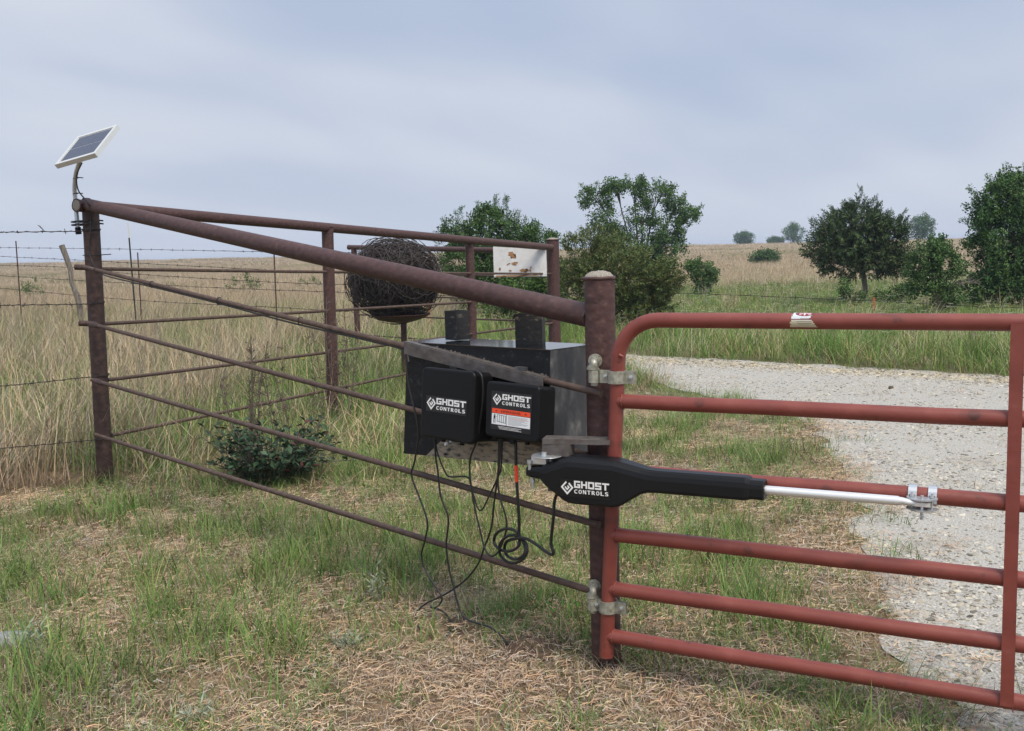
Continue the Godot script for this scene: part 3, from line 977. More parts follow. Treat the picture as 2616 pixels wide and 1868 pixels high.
# ---------------------------------------------------------------- gate opener
func opener() -> void:
	var a := thing("gate_opener", "black linear gate opener arm with silver rod, bolted between gate post and gate", "gate opener", gp(0.1, 0.78, 0.065))
	var ax := 0.065
	var st := [[-0.327, 0.797, 0.775, 0.010], [-0.322, 0.803, 0.770, 0.018], [-0.305, 0.807, 0.766, 0.024], [-0.262, 0.811, 0.763, 0.03], [-0.238, 0.822, 0.742, 0.037], [-0.16, 0.852, 0.694, 0.048], [-0.14, 0.858, 0.687, 0.05], [-0.11, 0.859, 0.685, 0.051], [0.035, 0.857, 0.686, 0.051], [0.06, 0.853, 0.693, 0.05], [0.135, 0.836, 0.741, 0.039], [0.16, 0.831, 0.749, 0.037], [0.2, 0.829, 0.751, 0.036], [0.505, 0.83, 0.752, 0.036], [0.515, 0.827, 0.755, 0.033], [0.52, 0.822, 0.757, 0.031], [0.563, 0.822, 0.757, 0.031], [0.568, 0.819, 0.76, 0.028]]
	var rings := []
	for q in st:
		var h: float = q[3]
		var tp: float = q[1]
		var bt: float = q[2]
		var ht := tp - bt
		var ct := minf(0.034, ht * 0.42)
		var cb := minf(0.012, ht * 0.25)
		var ring := []
		for k in [[0.55, 1.0, 0.0], [0.8, 1.0, 0.16], [0.93, 1.0, 0.5], [1.0, 1.0, 1.0]]:
			ring.append(gp(q[0], tp - ct * k[2], ax + h * k[0]))
		ring.append(gp(q[0], bt + cb, ax + h))
		ring.append(gp(q[0], bt + cb * 0.3, ax + h * 0.92))
		ring.append(gp(q[0], bt, ax + h * 0.75))
		ring.append(gp(q[0], bt, ax - h * 0.75))
		ring.append(gp(q[0], bt + cb * 0.3, ax - h * 0.92))
		ring.append(gp(q[0], bt + cb, ax - h))
		for k in [[1.0, 1.0, 1.0], [0.93, 1.0, 0.5], [0.8, 1.0, 0.16], [0.55, 1.0, 0.0]]:
			ring.append(gp(q[0], tp - ct * k[2], ax - h * k[0]))
		rings.append(ring)
	var m := MB.new()
	m.loft(rings)
	var body := part(m, "housing", M.arm_plastic, a)
	# moulding seam along the housing
	var gb := Basis(GX, Vector3.UP, GZ)
	var p := MB.new()
	var t := Transform3D(gb, gp(-0.068, 0.749, ax + 0.0518))
	rect(p, t, -0.1, -0.034, 0.095, 0.031, 0.0, 0.0008)
	var plate := part(p, "label", M.label_black, a)
	logo(t * Transform3D(Basis.IDENTITY, Vector3(0, 0, 0.0008)), plate, Rect2(-0.096, -0.027, 0.05, 0.055), Rect2(-0.043, 0.001, 0.137, 0.026), Rect2(-0.043, -0.0195, 0.137, 0.0145))
	var r := MB.new()
	r.tube([gp(0.55, 0.788, ax), gp(0.985, 0.789, ax), gp(0.99, 0.789, ax)], [0.0152, 0.0152, 0.013], 24)
	part(r, "rod", M.aluminium, a)
	var e := MB.new()
	e.tube([gp(0.985, 0.789, ax), gp(1.0, 0.789, ax), gp(1.025, 0.786, ax), gp(1.05, 0.785, ax)], [0.0135, 0.012, 0.0095, 0.009], 16)
	e.box(gp(1.058, 0.785, ax), Vector3(0.045, 0.012, 0.024), gb)
	part(e, "rod_end", M.aluminium, a)
	# gate bracket: shaped plate with two saddle clamps over the third bar
	var b := MB.new()
	var yb := 0.797
	var pl := []
	for q in [[1.008, 0.03], [1.1, 0.03], [1.1, 0.052], [1.072, 0.085], [1.04, 0.085], [1.008, 0.052]]: pl.append(Vector2(q[0], q[1]))
	for lift in [0.0, -0.034]:
		var lo := []
		var hi := []
		for q in pl: lo.append(gp(q.x, yb + lift, q.y)); hi.append(gp(q.x, yb + lift + 0.004, q.y))
		b.loft([lo, hi])
	var br := part(b, "gate_bracket", M.zinc, a)
	for s in [1.024, 1.083]:
		var cl := MB.new()
		var pth := []
		for k in 13:
			var an := lerpf(-0.9, 3.6, k / 12.0)
			pth.append([0.0305 * cos(an), 0.0305 * sin(an)])
		for k in pth.size() - 1:
			var q0: Array = pth[k]
			var q1: Array = pth[k + 1]
			var f0 := 1.12
			cl.hexa([gp(s - 0.013, 0.797 + q0[1], q0[0]), gp(s + 0.013, 0.797 + q0[1], q0[0]), gp(s + 0.013, 0.797 + q1[1], q1[0]), gp(s - 0.013, 0.797 + q1[1], q1[0]), gp(s - 0.013, 0.797 + q0[1] * f0, q0[0] * f0), gp(s + 0.013, 0.797 + q0[1] * f0, q0[0] * f0), gp(s + 0.013, 0.797 + q1[1] * f0, q1[0] * f0), gp(s - 0.013, 0.797 + q1[1] * f0, q1[0] * f0)])
		part(cl, "saddle_clamp", M.zinc, br)
		var bo := MB.new()
		bo.tube([gp(s, 0.755, 0.042), gp(s, 0.815, 0.042)], 0.004, 8)
		bo.tube([gp(s, 0.802, 0.042), gp(s, 0.809, 0.042)], 0.0085, 6)
		part(bo, "bolt", M.zinc, br)
	var pin := MB.new()
	pin.tube([gp(1.056, 0.735, ax), gp(1.056, 0.812, ax)], 0.005, 10)
	pin.tube(rope([gp(1.03, 0.752, ax + 0.01), gp(1.042, 0.746, ax + 0.012), gp(1.056, 0.75, ax + 0.008), gp(1.07, 0.744, ax + 0.01), gp(1.08, 0.747, ax + 0.005)], 4), 0.0013, 6)
	pin.tube(rope([gp(1.056, 0.75, ax + 0.01), gp(1.046, 0.738, ax + 0.012), gp(1.042, 0.728, ax + 0.01)], 4), 0.0013, 6)
	part(pin, "hitch_pin", M.zinc, a)
	# pivot at the gate post: welded steel bracket, disc, clevis and bolts
	var k := MB.new()
	k.box(gp(-0.135, 0.905, 0.015), Vector3(0.26, 0.018, 0.075), gb.rotated(Vector3.UP, 0.22))
	k.box(gp(-0.205, 0.873, 0.045), Vector3(0.11, 0.044, 0.05), gb)
	k.box(gp(-0.215, 0.785, 0.0), Vector3(0.1, 0.16, 0.01), gb)
	k.box(gp(-0.13, 0.715, -0.01), Vector3(0.26, 0.012, 0.06), gb.rotated(Vector3.UP, 0.22))
	part(k, "post_bracket", M.worn_steel, a)
	var dsc := MB.new()
	dsc.lathe(gp(-0.24, 0.848, ax), Basis.IDENTITY, [Vector2(0.0, 0.0), Vector2(0.058, 0.0), Vector2(0.06, 0.002), Vector2(0.058, 0.004), Vector2(0.0, 0.004)], 32)
	part(dsc, "pivot_disc", M.zinc, a)
	var cv := MB.new()
	cv.box(gp(-0.27, 0.832, ax), Vector3(0.06, 0.028, 0.032), gb)
	part(cv, "clevis", M.aluminium, a)
	for q in [[-0.306, 0.825, 0.018], [-0.25, 0.858, 0.008], [-0.232, 0.857, -0.01]]:
		var bo := MB.new()
		bo.tube([gp(q[0], q[1] - 0.03, ax + q[2]), gp(q[0], q[1] - 0.006, ax + q[2])], 0.007, 12)
		bo.tube([gp(q[0], q[1] - 0.006, ax + q[2]), gp(q[0], q[1] + 0.006, ax + q[2])], 0.0115, 6)
		part(bo, "bolt", M.zinc, a)
	var bt := MB.new()
	bt.tube([gp(-0.3, 0.72, ax + 0.01), gp(-0.3, 0.775, ax + 0.01)], 0.006, 10)
	bt.tube([gp(-0.3, 0.745, ax + 0.01), gp(-0.3, 0.757, ax + 0.01)], 0.011, 6)
	part(bt, "pivot_bolt", M.zinc, a)

# ---------------------------------------------------------------- cables
func cables() -> void:
	var runs := [
		["black cable hanging at the left edge of the steel box and curling on the grass", [[-0.462, 1.176, -4.340], [-0.454, 1.042, -4.332], [-0.424, 0.903, -4.301], [-0.416, 0.823, -4.292], [-0.440, 0.702, -4.317], [-0.458, 0.636, -4.336], [-0.419, 0.536, -4.295], [-0.389, 0.441, -4.264], [-0.405, 0.354, -4.281], [-0.424, 0.278, -4.300], [-0.398, 0.204, -4.274], [-0.343, 0.140, -4.216], [-0.335, 0.106, -4.208], [-0.362, 0.066, -4.236], [-0.389, 0.057, -4.264], [-0.333, 0.059, -4.206], [-0.297, 0.020, -4.184], [-0.295, 0.020, -4.062], [-0.308, 0.020, -4.007]], 0.0042],
		["black cable from the larger control box trailing straight down to the dug soil", [[-0.340, 0.820, -4.213], [-0.338, 0.740, -4.211], [-0.331, 0.688, -4.204], [-0.321, 0.574, -4.193], [-0.290, 0.487, -4.161], [-0.303, 0.367, -4.175], [-0.296, 0.274, -4.167], [-0.275, 0.179, -4.145], [-0.248, 0.087, -4.117], [-0.214, 0.062, -4.081], [-0.121, 0.066, -3.984], [-0.071, 0.043, -3.932], [-0.036, 0.020, -3.875]], 0.0042],
		["thin black cable drooping from the larger control box up to the smaller one", [[-0.334, 0.819, -4.214], [-0.332, 0.769, -4.212], [-0.301, 0.689, -4.179], [-0.277, 0.667, -4.154], [-0.214, 0.682, -4.088], [-0.190, 0.675, -4.064], [-0.183, 0.642, -4.056], [-0.149, 0.551, -4.021], [-0.103, 0.632, -3.973], [-0.066, 0.716, -3.934], [-0.055, 0.750, -3.923], [-0.047, 0.867, -3.914]], 0.0036],
		["black cable looped over the larger control box side and back to the smaller box", [[-0.154, 1.138, -4.004], [-0.122, 1.115, -3.971], [-0.120, 1.028, -3.969], [-0.138, 0.914, -3.988], [-0.152, 0.846, -4.002], [-0.181, 0.772, -4.032], [-0.186, 0.704, -4.038], [-0.183, 0.664, -4.034], [-0.171, 0.573, -4.022], [-0.150, 0.475, -4.001], [-0.134, 0.409, -3.984], [-0.111, 0.378, -3.959], [-0.079, 0.400, -3.927], [-0.049, 0.474, -3.895], [-0.039, 0.540, -3.884], [-0.063, 0.637, -3.909], [-0.069, 0.695, -3.916], [-0.063, 0.753, -3.909], [-0.053, 0.871, -3.899]], 0.004],
		["black cable from the smaller control box sweeping back to the ground", [[-0.060, 0.864, -3.935], [-0.068, 0.728, -3.944], [-0.086, 0.610, -3.963], [-0.103, 0.490, -3.980], [-0.136, 0.395, -4.014], [-0.163, 0.320, -4.043], [-0.219, 0.235, -4.101], [-0.287, 0.164, -4.172], [-0.345, 0.113, -4.233], [-0.411, 0.062, -4.301], [-0.454, 0.020, -4.315], [-0.451, 0.020, -4.210], [-0.424, 0.020, -4.102]], 0.0042],
		["thick coiled black cable with red tape running to the opener arm", [[0.006, 0.878, -3.852], [0.005, 0.745, -3.853], [0.006, 0.707, -3.852], [0.011, 0.563, -3.847], [0.012, 0.486, -3.845], [0.037, 0.465, -3.816], [0.034, 0.424, -3.805], [0.002, 0.382, -3.850], [-0.041, 0.364, -3.916], [-0.070, 0.389, -3.945], [-0.066, 0.441, -3.920], [-0.033, 0.483, -3.876], [0.010, 0.488, -3.846], [0.037, 0.459, -3.835], [0.014, 0.479, -3.854], [0.005, 0.448, -3.843], [-0.030, 0.421, -3.873], [-0.070, 0.411, -3.934], [-0.093, 0.431, -3.972], [-0.082, 0.472, -3.951], [-0.046, 0.507, -3.893], [-0.006, 0.510, -3.851], [0.014, 0.480, -3.849], [0.025, 0.464, -3.849], [0.034, 0.440, -3.827], [0.018, 0.412, -3.824], [-0.012, 0.392, -3.859], [-0.041, 0.392, -3.910], [-0.050, 0.419, -3.927], [-0.034, 0.458, -3.894], [0.027, 0.490, -3.813], [0.074, 0.476, -3.773], [0.123, 0.450, -3.730], [0.139, 0.459, -3.713], [0.131, 0.499, -3.721], [0.142, 0.597, -3.710], [0.149, 0.671, -3.703]], 0.0062],
	]
	for r in runs:
		var p := pts3(r[1])
		var last: Vector3 = p[p.size() - 1]
		var t := thing("cable", r[0], "cable", Vector3(last.x, minf(last.y, 0.02) if last.y < 0.1 else last.y, last.z), "cables hanging below the control boxes")
		if r[2] > 0.006: p.append(gp(-0.185, 0.74, 0.065))
		var m := MB.new()
		m.tube(rope(p, 6), r[2], 9)
		var o := part(m, "sheath", M.cable_black, t)
		if r[2] > 0.006:
			var tp := MB.new()
			tp.tube([p[1] + Vector3(0, 0.028, 0), p[1].lerp(p[2], 0.5) + Vector3(0, 0.004, 0), p[2] + Vector3(0, 0.0, 0)], 0.0072, 10)
			part(tp, "red_tape", M.red_tape, o)
	# cable from the solar panel along the post and under the second rail
	var q := pts3([[-2.933, 2.304, -7.020], [-2.996, 2.242, -7.080], [-3.006, 2.185, -7.080], [-2.995, 2.115, -7.080], [-2.939, 2.047, -7.060], [-2.924, 1.997, -7.080], [-2.961, 1.936, -7.170], [-2.971, 1.839, -7.170], [-2.985, 1.760, -7.170], [-2.988, 1.679, -7.170], [-2.956, 1.604, -7.140], [-2.869, 1.559, -7.020]])
	for s in [0.5, 1.2, 2.0, 2.8, 3.5, 3.75]: q.append(fp(s, 1.58 - 0.1058 * (s - 0.173) - 0.0205 - 0.004 * sin(s * 5.0), 0.078))
	q.append(fp(3.82, 1.13, 0.1))
	var sc := thing("cable", "black solar cable tied down the corner post and under the second rail", "cable", q[0], "cables hanging below the control boxes")
	var sm := MB.new()
	sm.tube(rope(q, 6), 0.0048, 9)
	var sh := part(sm, "sheath", M.cable_black, sc)
	for s in [0.3, 1.18, 2.05, 2.9]:
		var tie := MB.new()
		var y: float = 1.58 - 0.1058 * (s - 0.173)
		var ring := []
		for k in 13:
			var a := TAU * k / 12.0
			ring.append(fp(s, y - 0.005 + 0.021 * sin(a), 0.073 + 0.0165 * cos(a)))
		tie.tube(ring, 0.0026, 6, false)
		part(tie, "cable_tie", M.cable_black, sh)
	for y in [1.857, 1.672]:
		var tie := MB.new()
		var ring := []
		for k in 25:
			var a := TAU * k / 24.0
			ring.append(Vector3(-3.0 + 0.062 * cos(a), y, -7.25 + 0.085 * sin(a)))
		if y < 1.8: ring.append(Vector3(-2.85, y + 0.002, -7.2))
		tie.tube(ring, 0.0035, 6, false)
		part(tie, "cable_tie", M.cable_black, sh)

# ---------------------------------------------------------------- solar panel
func solar_panel() -> void:
	var s := thing("solar_panel", "small silver-framed solar panel on a bent pole above the corner post", "solar panel", Vector3(-3.06, 1.86, -7.16))
	var b := Basis(Vector3.UP, deg_to_rad(-14.5)) * Basis(Vector3.RIGHT, deg_to_rad(39.5)) * Basis(Vector3.BACK, deg_to_rad(11.5))
	var t := Transform3D(b, Vector3(-2.908, 2.432, -7.05))
	var w := 0.369
	var h := 0.348
	var fr := MB.new()
	var th := 0.034
	for q in [[0.0, h * 0.5 - 0.0115, w, 0.023], [0.0, -h * 0.5 + 0.0115, w, 0.023]]:
		rectb(fr, t, q[0] - q[2] * 0.5, q[0] + q[2] * 0.5, -th, 0.0, q[1] - q[3] * 0.5, q[1] + q[3] * 0.5)
	for x in [-1.0, 1.0]:
		rectb(fr, t, x * (w * 0.5 - 0.0115) - 0.0115, x * (w * 0.5 - 0.0115) + 0.0115, -th, -0.0002, -h * 0.5 + 0.023, h * 0.5 - 0.023)
	part(fr, "frame", M.solar_frame, s)
	var bk := MB.new()
	rectb(bk, t, -w * 0.5 + 0.02, w * 0.5 - 0.02, -0.012, -0.006, -h * 0.5 + 0.02, h * 0.5 - 0.02)
	var face := part(bk, "backing", M.solar_frame, s)
	for row in 2:
		for colu in 18:
			var ce := MB.new()
			var x0 := -w * 0.5 + 0.03 + colu * (w - 0.06) / 18.0
			var z0 := -h * 0.5 + 0.03 + row * (h - 0.06) * 0.5
			rectb(ce, t, x0, x0 + (w - 0.06) / 18.0 - 0.0012, -0.006, -0.0045, z0 + 0.002, z0 + (h - 0.06) * 0.5 - 0.004)
			part(ce, "solar_cell", M.solar_cell, face)
	var ol := MB.new()
	rectb(ol, t, -w * 0.5 + 0.0235, w * 0.5 - 0.0235, -0.0055, -0.005, -0.002, 0.003)
	part(ol, "bus_line", M.solar_line, face)
	# pole: bent square tube
	var pole := MB.new()
	var pp := rope([Vector3(-2.955, 2.365, -7.06), Vector3(-3.0, 2.315, -7.13), Vector3(-3.07, 2.25, -7.23), Vector3(-3.108, 2.16, -7.28), Vector3(-3.118, 2.06, -7.3), Vector3(-3.115, 1.86, -7.3)], 5)
	pole.tube(pp, 0.0155, 8)
	part(pole, "pole", M.zinc, s)
	var foot := MB.new()
	foot.tube([Vector3(-3.115, 1.875, -7.3), Vector3(-3.112, 1.825, -7.3)], 0.021, 12)
	part(foot, "pole_foot", M.black_plastic, s)
	var br := MB.new()
	br.box(Vector3(-2.945, 2.375, -7.055), Vector3(0.05, 0.045, 0.06), b)
	br.box(Vector3(-2.93, 2.358, -7.03), Vector3(0.03, 0.05, 0.02), b)
	part(br, "bracket", M.zinc, s)
	for y in [2.222, 2.115, 1.915, 1.893]:
		var tie := MB.new()
		var near: Vector3 = pp[0]
		for q in pp:
			if absf(q.y - y) < absf(near.y - y): near = q
		var ring := []
		var reach := 0.05 if y < 2.0 else 0.018
		for k in 17:
			var a := TAU * k / 16.0
			ring.append(Vector3(near.x + (reach if y > 2.0 else 0.096) * cos(a) + (0.006 if y > 2.0 else 0.078), y + 0.004 * cos(a), near.z + (0.018 if y > 2.0 else 0.085) * sin(a) + (0.0 if y > 2.0 else 0.04)))
		ring.append(ring[0] + Vector3(0.035 if y > 2.0 else 0.03, -0.004, 0.002))
		tie.tube(ring, 0.0035 if y > 2.0 else 0.006, 6, true)
		part(tie, "cable_tie", M.cable_black, s)

func rectb(m: MB, t: Transform3D, x0: float, x1: float, y0: float, y1: float, z0: float, z1: float) -> void:
	m.hexa([t * Vector3(x0, y0, z0), t * Vector3(x1, y0, z0), t * Vector3(x1, y0, z1), t * Vector3(x0, y0, z1), t * Vector3(x0, y1, z0), t * Vector3(x1, y1, z0), t * Vector3(x1, y1, z1), t * Vector3(x0, y1, z1)])

# ---------------------------------------------------------------- ball of old barbed wire
func wire_ball() -> void:
	var at := Vector3(-1.375, 1.34, -12.0)
	var st := thing("ball_stand", "rusty pedestal with shallow dish carrying the ball of wire", "stand", Vector3(-1.3, 0, -12.0))
	var p := MB.new()
	p.tube([Vector3(-1.31, -0.1, -12.0), Vector3(-1.29, 0.815, -12.0)], 0.036, 16)
	part(p, "post", M.rust, st)
	var d := MB.new()
	var prof := []
	for k in 9:
		var a := 0.75 * k / 8.0
		prof.append(Vector2(0.36 * sin(a) / sin(0.75), 0.808 + 0.36 * (1.0 - cos(a))))
	for k in range(8, -1, -1):
		var a := 0.75 * k / 8.0
		prof.append(Vector2(0.352 * sin(a) / sin(0.75), 0.822 + 0.35 * (1.0 - cos(a))))
	d.lathe(Vector3(-1.32, 0, -12.0), Basis.IDENTITY, prof, 32)
	part(d, "dish", M.rust, st)
	var b := thing("wire_ball", "huge dark tangled ball of old barbed wire resting on a pedestal", "wire ball", Vector3(-1.375, 0.83, -12.0))
	var rr := Vector3(0.575, 0.5, 0.56)
	for g in 3:
		var m := MB.new()
		for k in [260, 300, 60][g]:
			var ax := Vector3(rnd(-1, 1), rnd(-1, 1) if g < 2 else rnd(-0.4, 0.4), rnd(-1, 1)).normalized()
			var u := ax.cross(Vector3(rnd(-1, 1), rnd(-1, 1), rnd(-1, 1))).normalized()
			var w := ax.cross(u)
			var lvl := rnd(-0.75, 0.75)
			var shell: float = rnd(0.72, 1.0) if g == 0 else (rnd(0.3, 0.88) if g == 1 else rnd(0.93, 1.0))
			var a0 := rnd(0, TAU)
			var span := rnd(1.2, 5.5)
			var pts := []
			var n := int(span * 5.0) + 4
			var wob := rnd(0.02, 0.11)
			var ph := rnd(0, TAU)
			for i in n + 1:
				var a := a0 + span * i / n
				var lv := lvl + wob * 2.0 * sin(a * 2.0 + ph)
				var q := ax * lv + (u * cos(a) + w * sin(a)) * sqrt(maxf(0.0, 1.0 - lv * lv))
				q = q * shell * (1.0 + wob * sin(a * 3.0 + ph))
				q.y = maxf(q.y, -0.97)
				pts.append(at + q * rr)
			m.tube(pts, 0.0042, 4, false)
			# barbs
			for i in range(1, pts.size() - 1, 3):
				var v1 := Vector3(rnd(-1, 1), rnd(-1, 1), rnd(-1, 1)).normalized() * 0.018
				m.tube([pts[i] - v1, pts[i] + v1], 0.0028, 3, false)
		part(m, "wire_layer", M.ball_wire, b)
	# loose strands that sag below and stand off the sides
	var l := MB.new()
	for k in 10:
		var a0 := rnd(2.6, 5.4)
		var pts := []
		var sag := rnd(1.0, 1.14)
		var yaw := rnd(-0.8, 0.8)
		for i in 20:
			var a := a0 + 2.6 * i / 19.0
			var q := Vector3(cos(a) * cos(yaw), sin(a), cos(a) * sin(yaw)) * sag
			pts.append(at + q * Vector3(0.58, 0.5, 0.56))
		l.tube(pts, 0.0035, 4, false)
	part(l, "loose_strand", M.ball_wire, b)

func sign_plate() -> void:
	var s := thing("metal_sign", "blank white metal sign plate with rust streaks, tied to the fence end post", "sign", Vector3(0.145, 1.28, -13.42))
	var m := MB.new()
	var c := [Vector3(-0.208, 1.289, -13.41), Vector3(0.5, 1.285, -13.41), Vector3(0.5, 1.64, -13.41), Vector3(-0.21, 1.70, -13.41)]
	var bk := []
	for q in c: bk.append(q + Vector3(0, 0, -0.004))
	m.hexa(bk + c)
	part(m, "plate", M.sign_white, s)
	# rusted patches where the paint is gone
	var lift := 0.0
	for q in [[0.035, 1.585, 0.05, 0.035, 0.6], [0.06, 1.56, 0.03, 0.02, 0.4], [0.075, 1.475, 0.04, 0.012, 0.0], [0.06, 1.455, 0.03, 0.01, 0.3], [-0.01, 1.462, 0.03, 0.008, -0.4], [0.19, 1.372, 0.05, 0.022, 0.0], [0.28, 1.37, 0.016, 0.02, 0.0], [-0.13, 1.4, 0.012, 0.02, 0.0], [0.01, 1.375, 0.02, 0.01, 0.2], [0.29, 1.41, 0.012, 0.012, 0.0], [0.04, 1.303, 0.2, 0.011, 0.0], [-0.13, 1.303, 0.07, 0.011, 0.0], [0.3, 1.302, 0.12, 0.007, 0.0]]:
		lift += 0.0005
		var r := MB.new()
		var ring := []
		for k in 14:
			var a := TAU * k / 14.0
			var f := 1.0 + 0.45 * sin(k * 2.9 + q[0] * 40.0)
			var p := Vector2(q[2] * cos(a) * f, q[3] * sin(a) * f).rotated(-q[4])
			ring.append(Vector3(q[0] + p.x, q[1] + p.y, -13.4088 + lift))
		r.poly(ring, Vector3(0, 0, 1))
		part(r, "rust_patch", M.sign_rust, s)
	for y in [1.31, 1.6]:
		var tie := MB.new()
		tie.tube([Vector3(0.48, y, -13.405), Vector3(0.55, y + 0.005, -13.6), Vector3(0.56, y, -13.64)], 0.003, 6)
		part(tie, "tie_wire", M.wire, s)

# ---------------------------------------------------------------- wire fences
func barbed(m: MB, pts: Array, r: float, every: float) -> void:
	var p := rope(pts, 14)
	m.tube(p, r, 5, false)
	var q := []
	for i in p.size(): q.append(p[i] + Vector3(0, r * 1.6 * sin(i * 1.9), r * 1.6 * cos(i * 1.9)))
	m.tube(q, r, 5, false)
	var run := 0.0
	for i in range(1, p.size()):
		run += p[i].distance_to(p[i - 1])
		if run > every:
			run = 0.0
			for k in 2:
				var v1 := Vector3(rnd(-0.3, 0.3), rnd(-1, 1), rnd(-1, 1)).normalized() * r * 8.0
				m.tube([p[i] - v1, p[i] + v1 + Vector3(r * 3.0, 0, 0)], r * 0.9, 4, false)

func wires() -> void:
	# strands tied to the corner post
	for w in [[1.842, 1.841, 1.84, "uppermost"], [1.325, 1.343, 1.36, "second"], [0.795, 0.783, 0.74, "third"], [0.335, 0.349, 0.33, "lowest"]]:
		var t := thing("barbed_wire", "%s barbed wire strand tied round the corner post" % w[3], "barbed wire", Vector3(-3.0, w[0], -7.19), "barbed wire strands from the corner post")
		var m := MB.new()
		var p := [Vector3(-3.0, w[0], -7.185), Vector3(-3.1, w[0], -7.15), Vector3(-3.43, lerpf(w[0], w[1], 0.8), -6.93), Vector3(-3.6, w[1], -6.82), Vector3(-4.6, w[2], -6.2), Vector3(-6.5, w[2] + 0.02, -5.0)]
		barbed(m, p, 0.0028, 0.14)
		var ring := []
		for k in 25:
			var a := TAU * k / 12.0
			ring.append(Vector3(-3.02 + w[0] * 0.012 + 0.06 * cos(a), w[0] + 0.006 * k / 12.0, -7.25 + 0.06 * sin(a)))
		m.tube(ring, 0.003, 5, false)
		if w[0] > 1.8:
			for k in 2: m.tube([Vector3(-3.24, 1.842, -7.05), Vector3(-3.275 - 0.012 * k, 1.885 + 0.005 * k, -7.05)], 0.002, 5)
		part(m, "strand", M.wire, t)
	# field fence further out
	var f := thing("wire_fence", "barbed wire field fence with mismatched posts standing in tall dry grass", "fence", Vector3(-7.65, 0, -20.39))
	var tp := MB.new()
	tposts(tp, Vector3(-7.65, -0.1, -20.39), Vector3(-7.68, 2.13, -20.39), 0.03)
	var o := part(tp, "steel_post", M.post_green, f)
	o.set_meta("label", "dark green steel post with a white tip")
	var tip := MB.new()
	tposts(tip, Vector3(-7.68, 2.13, -20.39), Vector3(-7.685, 2.43, -20.39), 0.03)
	part(tip, "white_tip", M.post_white, o)
	for q in [[-11.15, 2.19, -22.75], [-7.57, 1.83, -20.45], [-4.25, 1.7, -18.1]]:
		var sp := MB.new()
		tposts(sp, Vector3(q[0], -0.1, q[2]), Vector3(q[0] + 0.02, q[1], q[2]), 0.024)
		part(sp, "steel_post", M.rust, f)
	var wp := MB.new()
	var wpts := []
	for k in 9:
		var t := k / 8.0
		wpts.append(Vector3(-9.12 - 0.42 * t + 0.03 * sin(k * 2.2), -0.1 + 2.14 * t, -21.5 - 0.05 * t))
	wp.tube(wpts, [0.06, 0.062, 0.055, 0.062, 0.05, 0.046, 0.058, 0.06, 0.062], 10)
	for k in wp.v.size(): wp.v[k] += wp.n[k] * fine.get_noise_3d(wp.v[k].x * 6.0, wp.v[k].y * 1.5, wp.v[k].z * 6.0) * 0.03
	var wo := part(wp, "wooden_post", M.old_wood, f)
	wo.set_meta("label", "grey split wooden post leaning over")
	for w in [[[-14.5, 2.17, -25.0], [-12.22, 2.08, -23.48], [-7.68, 1.9, -20.4], [-4.31, 1.75, -18.14], [-2.66, 1.69, -17.05]], [[-14.5, 2.02, -25.0], [-12.25, 1.89, -23.49], [-9.12, 1.71, -21.38], [-7.63, 1.62, -20.38], [-4.24, 1.42, -18.09], [-2.66, 1.34, -17.06]], [[-14.5, 1.8, -25.0], [-12.28, 1.68, -23.51], [-9.14, 1.55, -21.4], [-7.65, 1.4, -20.39], [-4.2, 1.2, -18.1], [-2.66, 1.15, -17.06]], [[-14.5, 1.5, -25.0], [-12.31, 1.44, -23.53], [-9.34, 1.29, -21.53], [-6.06, 1.13, -19.32], [-2.66, 1.01, -17.04]], [[-14.5, 1.25, -25.0], [-12.35, 1.16, -23.56], [-7.7, 0.87, -20.42], [-4.29, 0.75, -18.12], [-2.66, 0.68, -17.05]]]:
		var m := MB.new()
		barbed(m, pts3(w), 0.0035, 0.22)
		part(m, "wire_strand", M.wire, f)
	# fence along the far side of the road
	var rf := thing("wire_fence", "low wire fence with orange steel post in the green meadow beyond the road", "fence", Vector3(8.385, 0, -23.0))
	for q in [[8.385, 0.37, -23.0], [14.2, 0.36, -18.6], [-1.75, 1.1, -21.5]]:
		var sp := MB.new()
		tposts(sp, Vector3(q[0], -0.1, q[2]), Vector3(q[0], q[1], q[2]), 0.045)
		part(sp, "steel_post", M.post_orange, rf)
	for w in [[[-1.75, 0.75, -21.5], [1.2, 0.62, -24.0], [4.04, 0.478, -26.0], [8.385, 0.285, -23.02], [10.82, 0.17, -21.0], [14.2, 0.28, -18.62]]]:
		var m := MB.new()
		barbed(m, pts3(w), 0.005, 0.4)
		part(m, "wire_strand", M.wire, rf)

func tposts(m: MB, a: Vector3, b: Vector3, w: float) -> void:
	var h := (b - a).length()
	var up := (b - a).normalized()
	var bs := Basis(Vector3.RIGHT, up, Vector3.RIGHT.cross(up).normalized())
	var mid := (a + b) * 0.5
	m.box(mid, Vector3(w, h, 0.006), bs)
	m.box(mid + Vector3(0, 0, -w * 0.5 - 0.0032), Vector3(0.006, h, w), bs)

# ---------------------------------------------------------------- trees
func tint(c: Color, j: float) -> Color:
	var f := rnd(1.0 - j, 1.0 + j)
	return Color(c.r * f * rnd(0.93, 1.07), c.g * f, c.b * f * rnd(0.9, 1.1))

func leaf_spray(n: int, r: float, l: float, w: float, cols: Array) -> ArrayMesh:
	var m := MB.new()
	for k in n:
		m.col = tint(cols[rng.randi() % cols.size()], 0.25)
		var d := Vector3(rnd(-1, 1), rnd(-0.5, 0.9), rnd(-1, 1)).normalized()
		var nn := (Vector3(rnd(-1, 1), rnd(0.0, 1.6), rnd(-1, 1))).normalized()
		nn = (nn - d * nn.dot(d)).normalized()
		var p := Vector3(rnd(-1, 1), rnd(-1, 1), rnd(-1, 1)) * r * 0.6
		m.leaf(p, d, nn, l * rnd(0.7, 1.25), w * rnd(0.7, 1.2))
	return m.mesh()

